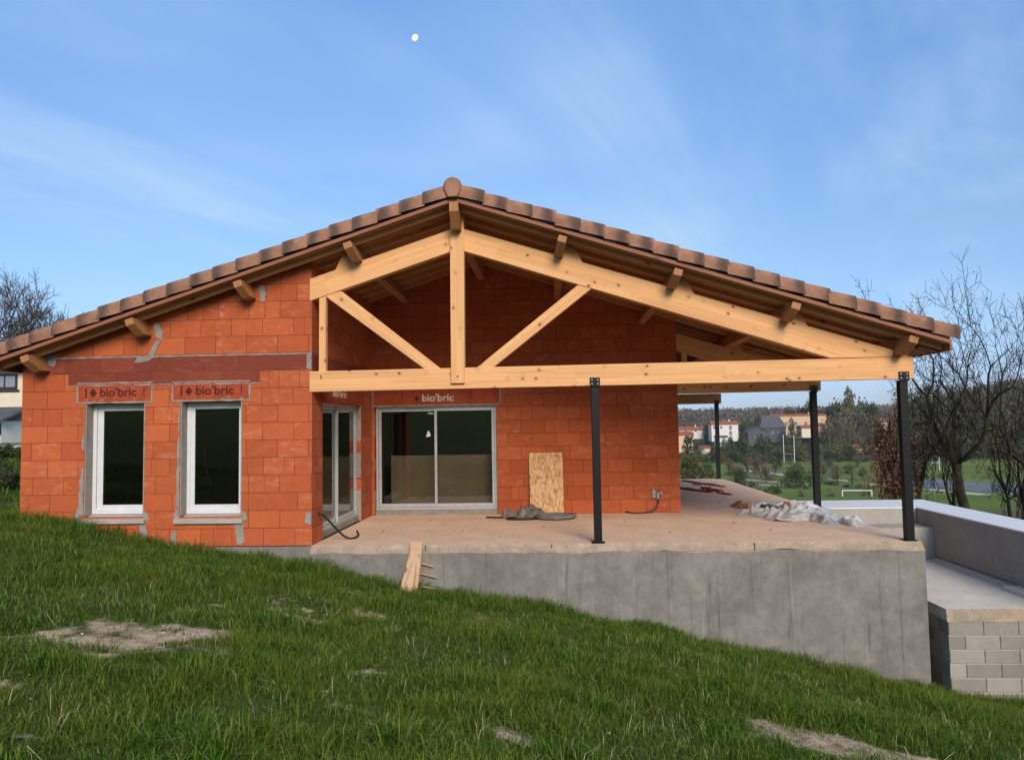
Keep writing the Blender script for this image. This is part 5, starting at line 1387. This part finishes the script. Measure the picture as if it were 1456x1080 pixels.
for k,(px,yt) in enumerate(((1179,608),(1186,606),(1196,603),(1206,602),(1214,606),(1226,604),(1237,608))):
    loc,H=spot(px,405,yt); bare_tree('pale_tree',loc,H,3.2,160+k,'pale stemmed bare tree standing in the belt right of the middle post','tree','pale stemmed trees in the belt',levels=4,rmin=.10,trunk=.5,spread=.4,up=.5,shoots=1,bark='twig_pale',twig='twig_pale')
for px,Y,yt,W,k in ((1172,394,628,24,'mid'),(1186,392,632,24,'olive'),(1200,393,626,26,'mid'),(1214,391,634,24,'dark'),(1228,394,630,22,'dark'),(1243,393,634,24,'brown'),(1256,392,630,24,'olive'),(1270,394,624,28,'mid'),(1284,392,632,24,'dark'),(1164,392,634,16,'mid'),(1205,390,642,20,'dark'),(1180,390,643,18,'dark'),(1232,390,645,18,'brown'),(1250,389,646,18,'brown')):
    belt(k,px,Y,yt,W,'low dense shrub tree along the field edge right of the middle post',group='field edge trees right of the middle post',variant=rnd.randint(0,1))
kk=0
for row,(Y,yb,step) in enumerate(((392,628,14),(402,610,15),(425,594,16),(455,578,17),(495,562,18),(540,551,18))):
    px=1286+row*3
    while px<1500:
        kk+=1; kd=('dark','mid','dark','grey','olive','grey')[(kk*7+row*3)%6]
        yt=yb+rnd.uniform(-5,5)-(px-1380)*(.06 if row>2 else .0)
        belt(kd,px,Y,yt,rnd.uniform(22,30),'dark tree in the wooded slope behind the big leafless trees',group='trees of the wooded slope on the right',variant=rnd.randint(0,1))
        px+=step
# scattered trees and bushes of the valley between the terrace and the belt
kk=0
for row,(Y,yt0,yt1,wp,n) in enumerate(((375,645,650,15,12),(340,648,655,14,9),(300,652,660,15,8),(262,660,668,16,6),(150,694,702,22,6))):
    for q in range(n):
        px=1024+(1290-1024)*(q+.5)/n+rnd.uniform(-9,9)
        if row==1 and abs(px-1122)<14: continue
        kk+=1
        belt(('olive','grey','mid','grey','dark','brown')[(kk*5+row)%6],px,Y+rnd.uniform(-8,8),rnd.uniform(yt0,yt1),wp*rnd.uniform(.7,1.3),'scattered small tree on the grass of the valley park',name='park_tree',group='scattered small trees of the valley park',variant=rnd.randint(0,1))
# hills far off: one wood
rsw=np.random.RandomState(4); W_=MB(); r=random.Random(77)
nt=0
while nt<1500:
    Y=rsw.uniform(450,980); px=rsw.uniform(930,1500)
    q=at(px,590,Y); x=q.x; z=gz(x,Y); nt+=1
    h=rsw.uniform(5,9); w=rsw.uniform(5,9)
    for _ in range(34):
        d=V((r.gauss(0,1),r.gauss(0,1),r.gauss(0,1))).normalized()*r.random()**.4
        leaf(W_,V((x+d.x*w/2,Y+d.y*w/2,z+h*.5+d.z*h*.5)),r.uniform(.6,1.3),r)
L_['far']=m_leaf('far wood canopy',[(0,(.11,.098,.070)),(.5,(.18,.155,.112)),(1,(.26,.22,.165))])
tag(W_.build('far_wood',L_['far']),kind='stuff')

# air: pale even haze over the whole valley
hz=MB(); hz.box((-1600,-420,-45),(2300,2650,75))
gh=G('valley haze'); gh.nt.nodes.remove(gh.b)
pv_=gh.nt.nodes.new('ShaderNodeVolumePrincipled'); pv_.inputs['Color'].default_value=(1.0,.96,.90,1); pv_.inputs['Density'].default_value=.00013; pv_.inputs['Anisotropy'].default_value=.2
gh.nt.links.new(pv_.outputs[0],gh.nt.nodes['Material Output'].inputs['Volume'])
tag(hz.build('haze',gh.mat),kind='stuff')

# ================================================================== SKY, SUN, MOON, CAMERA
SAZ,SEL=R(205),R(29)   # azimuth clockwise from +Y: behind the camera, a little to the left/right
SD=V((math.sin(R(164))*math.cos(SEL),math.cos(R(164))*math.cos(SEL),math.sin(SEL)))
world=bpy.data.worlds.new('World'); scene.world=world; world.use_nodes=True
nt_=world.node_tree; bg=nt_.nodes['Background']
class GW(G):
    def __init__(s,nt): s.nt=nt
w=GW(nt_)
sky=w.n('ShaderNodeTexSky',None,sky_type='NISHITA',sun_disc=False,sun_elevation=SEL,sun_rotation=R(164),altitude=200,air_density=1.0,dust_density=.6,ozone_density=2.2)
tc=w.n('ShaderNodeTexCoord').outputs['Generated']
dx,dy,dz=w.sep(tc)
hs=w.n('ShaderNodeHueSaturation',{'Hue':.5,'Saturation':1.0,'Value':1.0,'Color':sky.outputs[0]}).outputs[0]
# thin cirrus veils, denser towards the horizon
den=w.math('MAXIMUM',dz,.06)
pv=w.comb(w.math('DIVIDE',dx,den),w.math('DIVIDE',dy,den),0.0)
n1=w.noise(w.map(w.n('ShaderNodeVectorRotate',{'Vector':pv,'Angle':.5},rotation_type='Z_AXIS').outputs[0],(.9,.22,1)),1.0,6,.6,.8)
n2=w.noise(w.map(pv,(.35,.35,1)),1.0,4,.5)
cir=w.math('MULTIPLY',w.smooth(n1,.38,.76),w.smooth(n2,.34,.64))
cir=w.math('MULTIPLY',cir,.8)
grade=w.ramp(w.math('MAXIMUM',dz,0.0),[(0.0,(.20,.245,.385)),(.03,(.21,.255,.40)),(.12,(.27,.31,.39)),(.23,(.335,.375,.405)),(.36,(.37,.435,.50)),(.5,(.395,.51,.60)),(1.0,(.41,.52,.62))])
hs=w.mix(1.0,hs,grade,'MULTIPLY'); hs=w.mix(1.0,hs,(2.0,2.0,2.0),'MULTIPLY')
base=w.mix(cir,hs,(3.0,4.0,5.0))
nt_.links.new(base,bg.inputs['Color']); bg.inputs['Strength'].default_value=.15
sun=bpy.data.lights.new('sun','SUN'); sun.energy=2.75; sun.angle=R(24); sun.color=(1,.86,.70)
so=bpy.data.objects.new('sun',sun); COL.objects.link(so); so.rotation_euler=SD.to_track_quat('Z','Y').to_euler()
d=(CF*FP+CR2*(590-728)+CU2*(540-54)).normalized()
bm=bmesh.new(); bmesh.ops.create_uvsphere(bm,u_segments=32,v_segments=16,radius=9.6)
me=bpy.data.meshes.new('moon'); bm.to_mesh(me); bm.free(); me.polygons.foreach_set('use_smooth',[True]*len(me.polygons))
gm=G('moon',.95,.0); n=gm.noise(gm.obj(),.16,4,.6); gm.out((.5,.5,.5)); gm.nt.links.new(gm.mix(gm.smooth(n,.35,.65),(.62,.68,.76),(.86,.88,.88)),gm.b.inputs['Emission Color']); gm.b.inputs['Emission Strength'].default_value=.75
me.materials.append(gm.mat); mo=bpy.data.objects.new('moon',me); mo.location=CAM+d*2000; mo.scale=(.92,.8,.72); mo.rotation_euler=(0,R(-50),0); COL.objects.link(mo)
tag(mo,'small pale gibbous moon high in the blue sky','moon')
cam=bpy.data.cameras.new('camera'); cam.sensor_fit='HORIZONTAL'; cam.sensor_width=36; cam.lens=36*FP/1456; cam.clip_end=8000; cam.clip_start=.05
co=bpy.data.objects.new('camera',cam); COL.objects.link(co)
mw=Matrix((CR2,CU2,-CF)).transposed().to_4x4(); mw.translation=CAM; co.matrix_world=mw
scene.camera=co
vs_=scene.view_settings; vs_.view_transform='Standard'; vs_.look='None'; vs_.exposure=.38; vs_.gamma=1
scene.cycles.max_bounces=8; scene.cycles.transparent_max_bounces=16

# every separate piece of these parts becomes a part of its own
def split_loose(o):
    me=o.data; n=len(me.vertices); parent=list(range(n))
    def find(a):
        while parent[a]!=a: parent[a]=parent[parent[a]]; a=parent[a]
        return a
    for e in me.edges:
        a,b=find(e.vertices[0]),find(e.vertices[1])
        if a!=b: parent[a]=b
    comps={}
    for v in range(n): comps.setdefault(find(v),[]).append(v)
    if len(comps)<2: return
    first=True
    for vs in comps.values():
        keep=set(vs); bm=bmesh.new(); bm.from_mesh(me); bm.verts.ensure_lookup_table()
        bmesh.ops.delete(bm,geom=[v for v in bm.verts if v.index not in keep],context='VERTS')
        m2=bpy.data.meshes.new(me.name); bm.to_mesh(m2); bm.free()
        for m in me.materials: m2.materials.append(m)
        if first: firstmesh=m2; first=False
        else:
            c=o.copy(); c.data=m2; COL.objects.link(c)
    o.data=firstmesh
for o in list(scene.objects):
    if o.type=='MESH' and o.name.split('.')[0] in ('mortar_patch','mortar_smear','dark_lining','bolt','ring_beam','foundation_wall','emblem','mark','conduit','deck_slab','bracket'):
        split_loose(o)
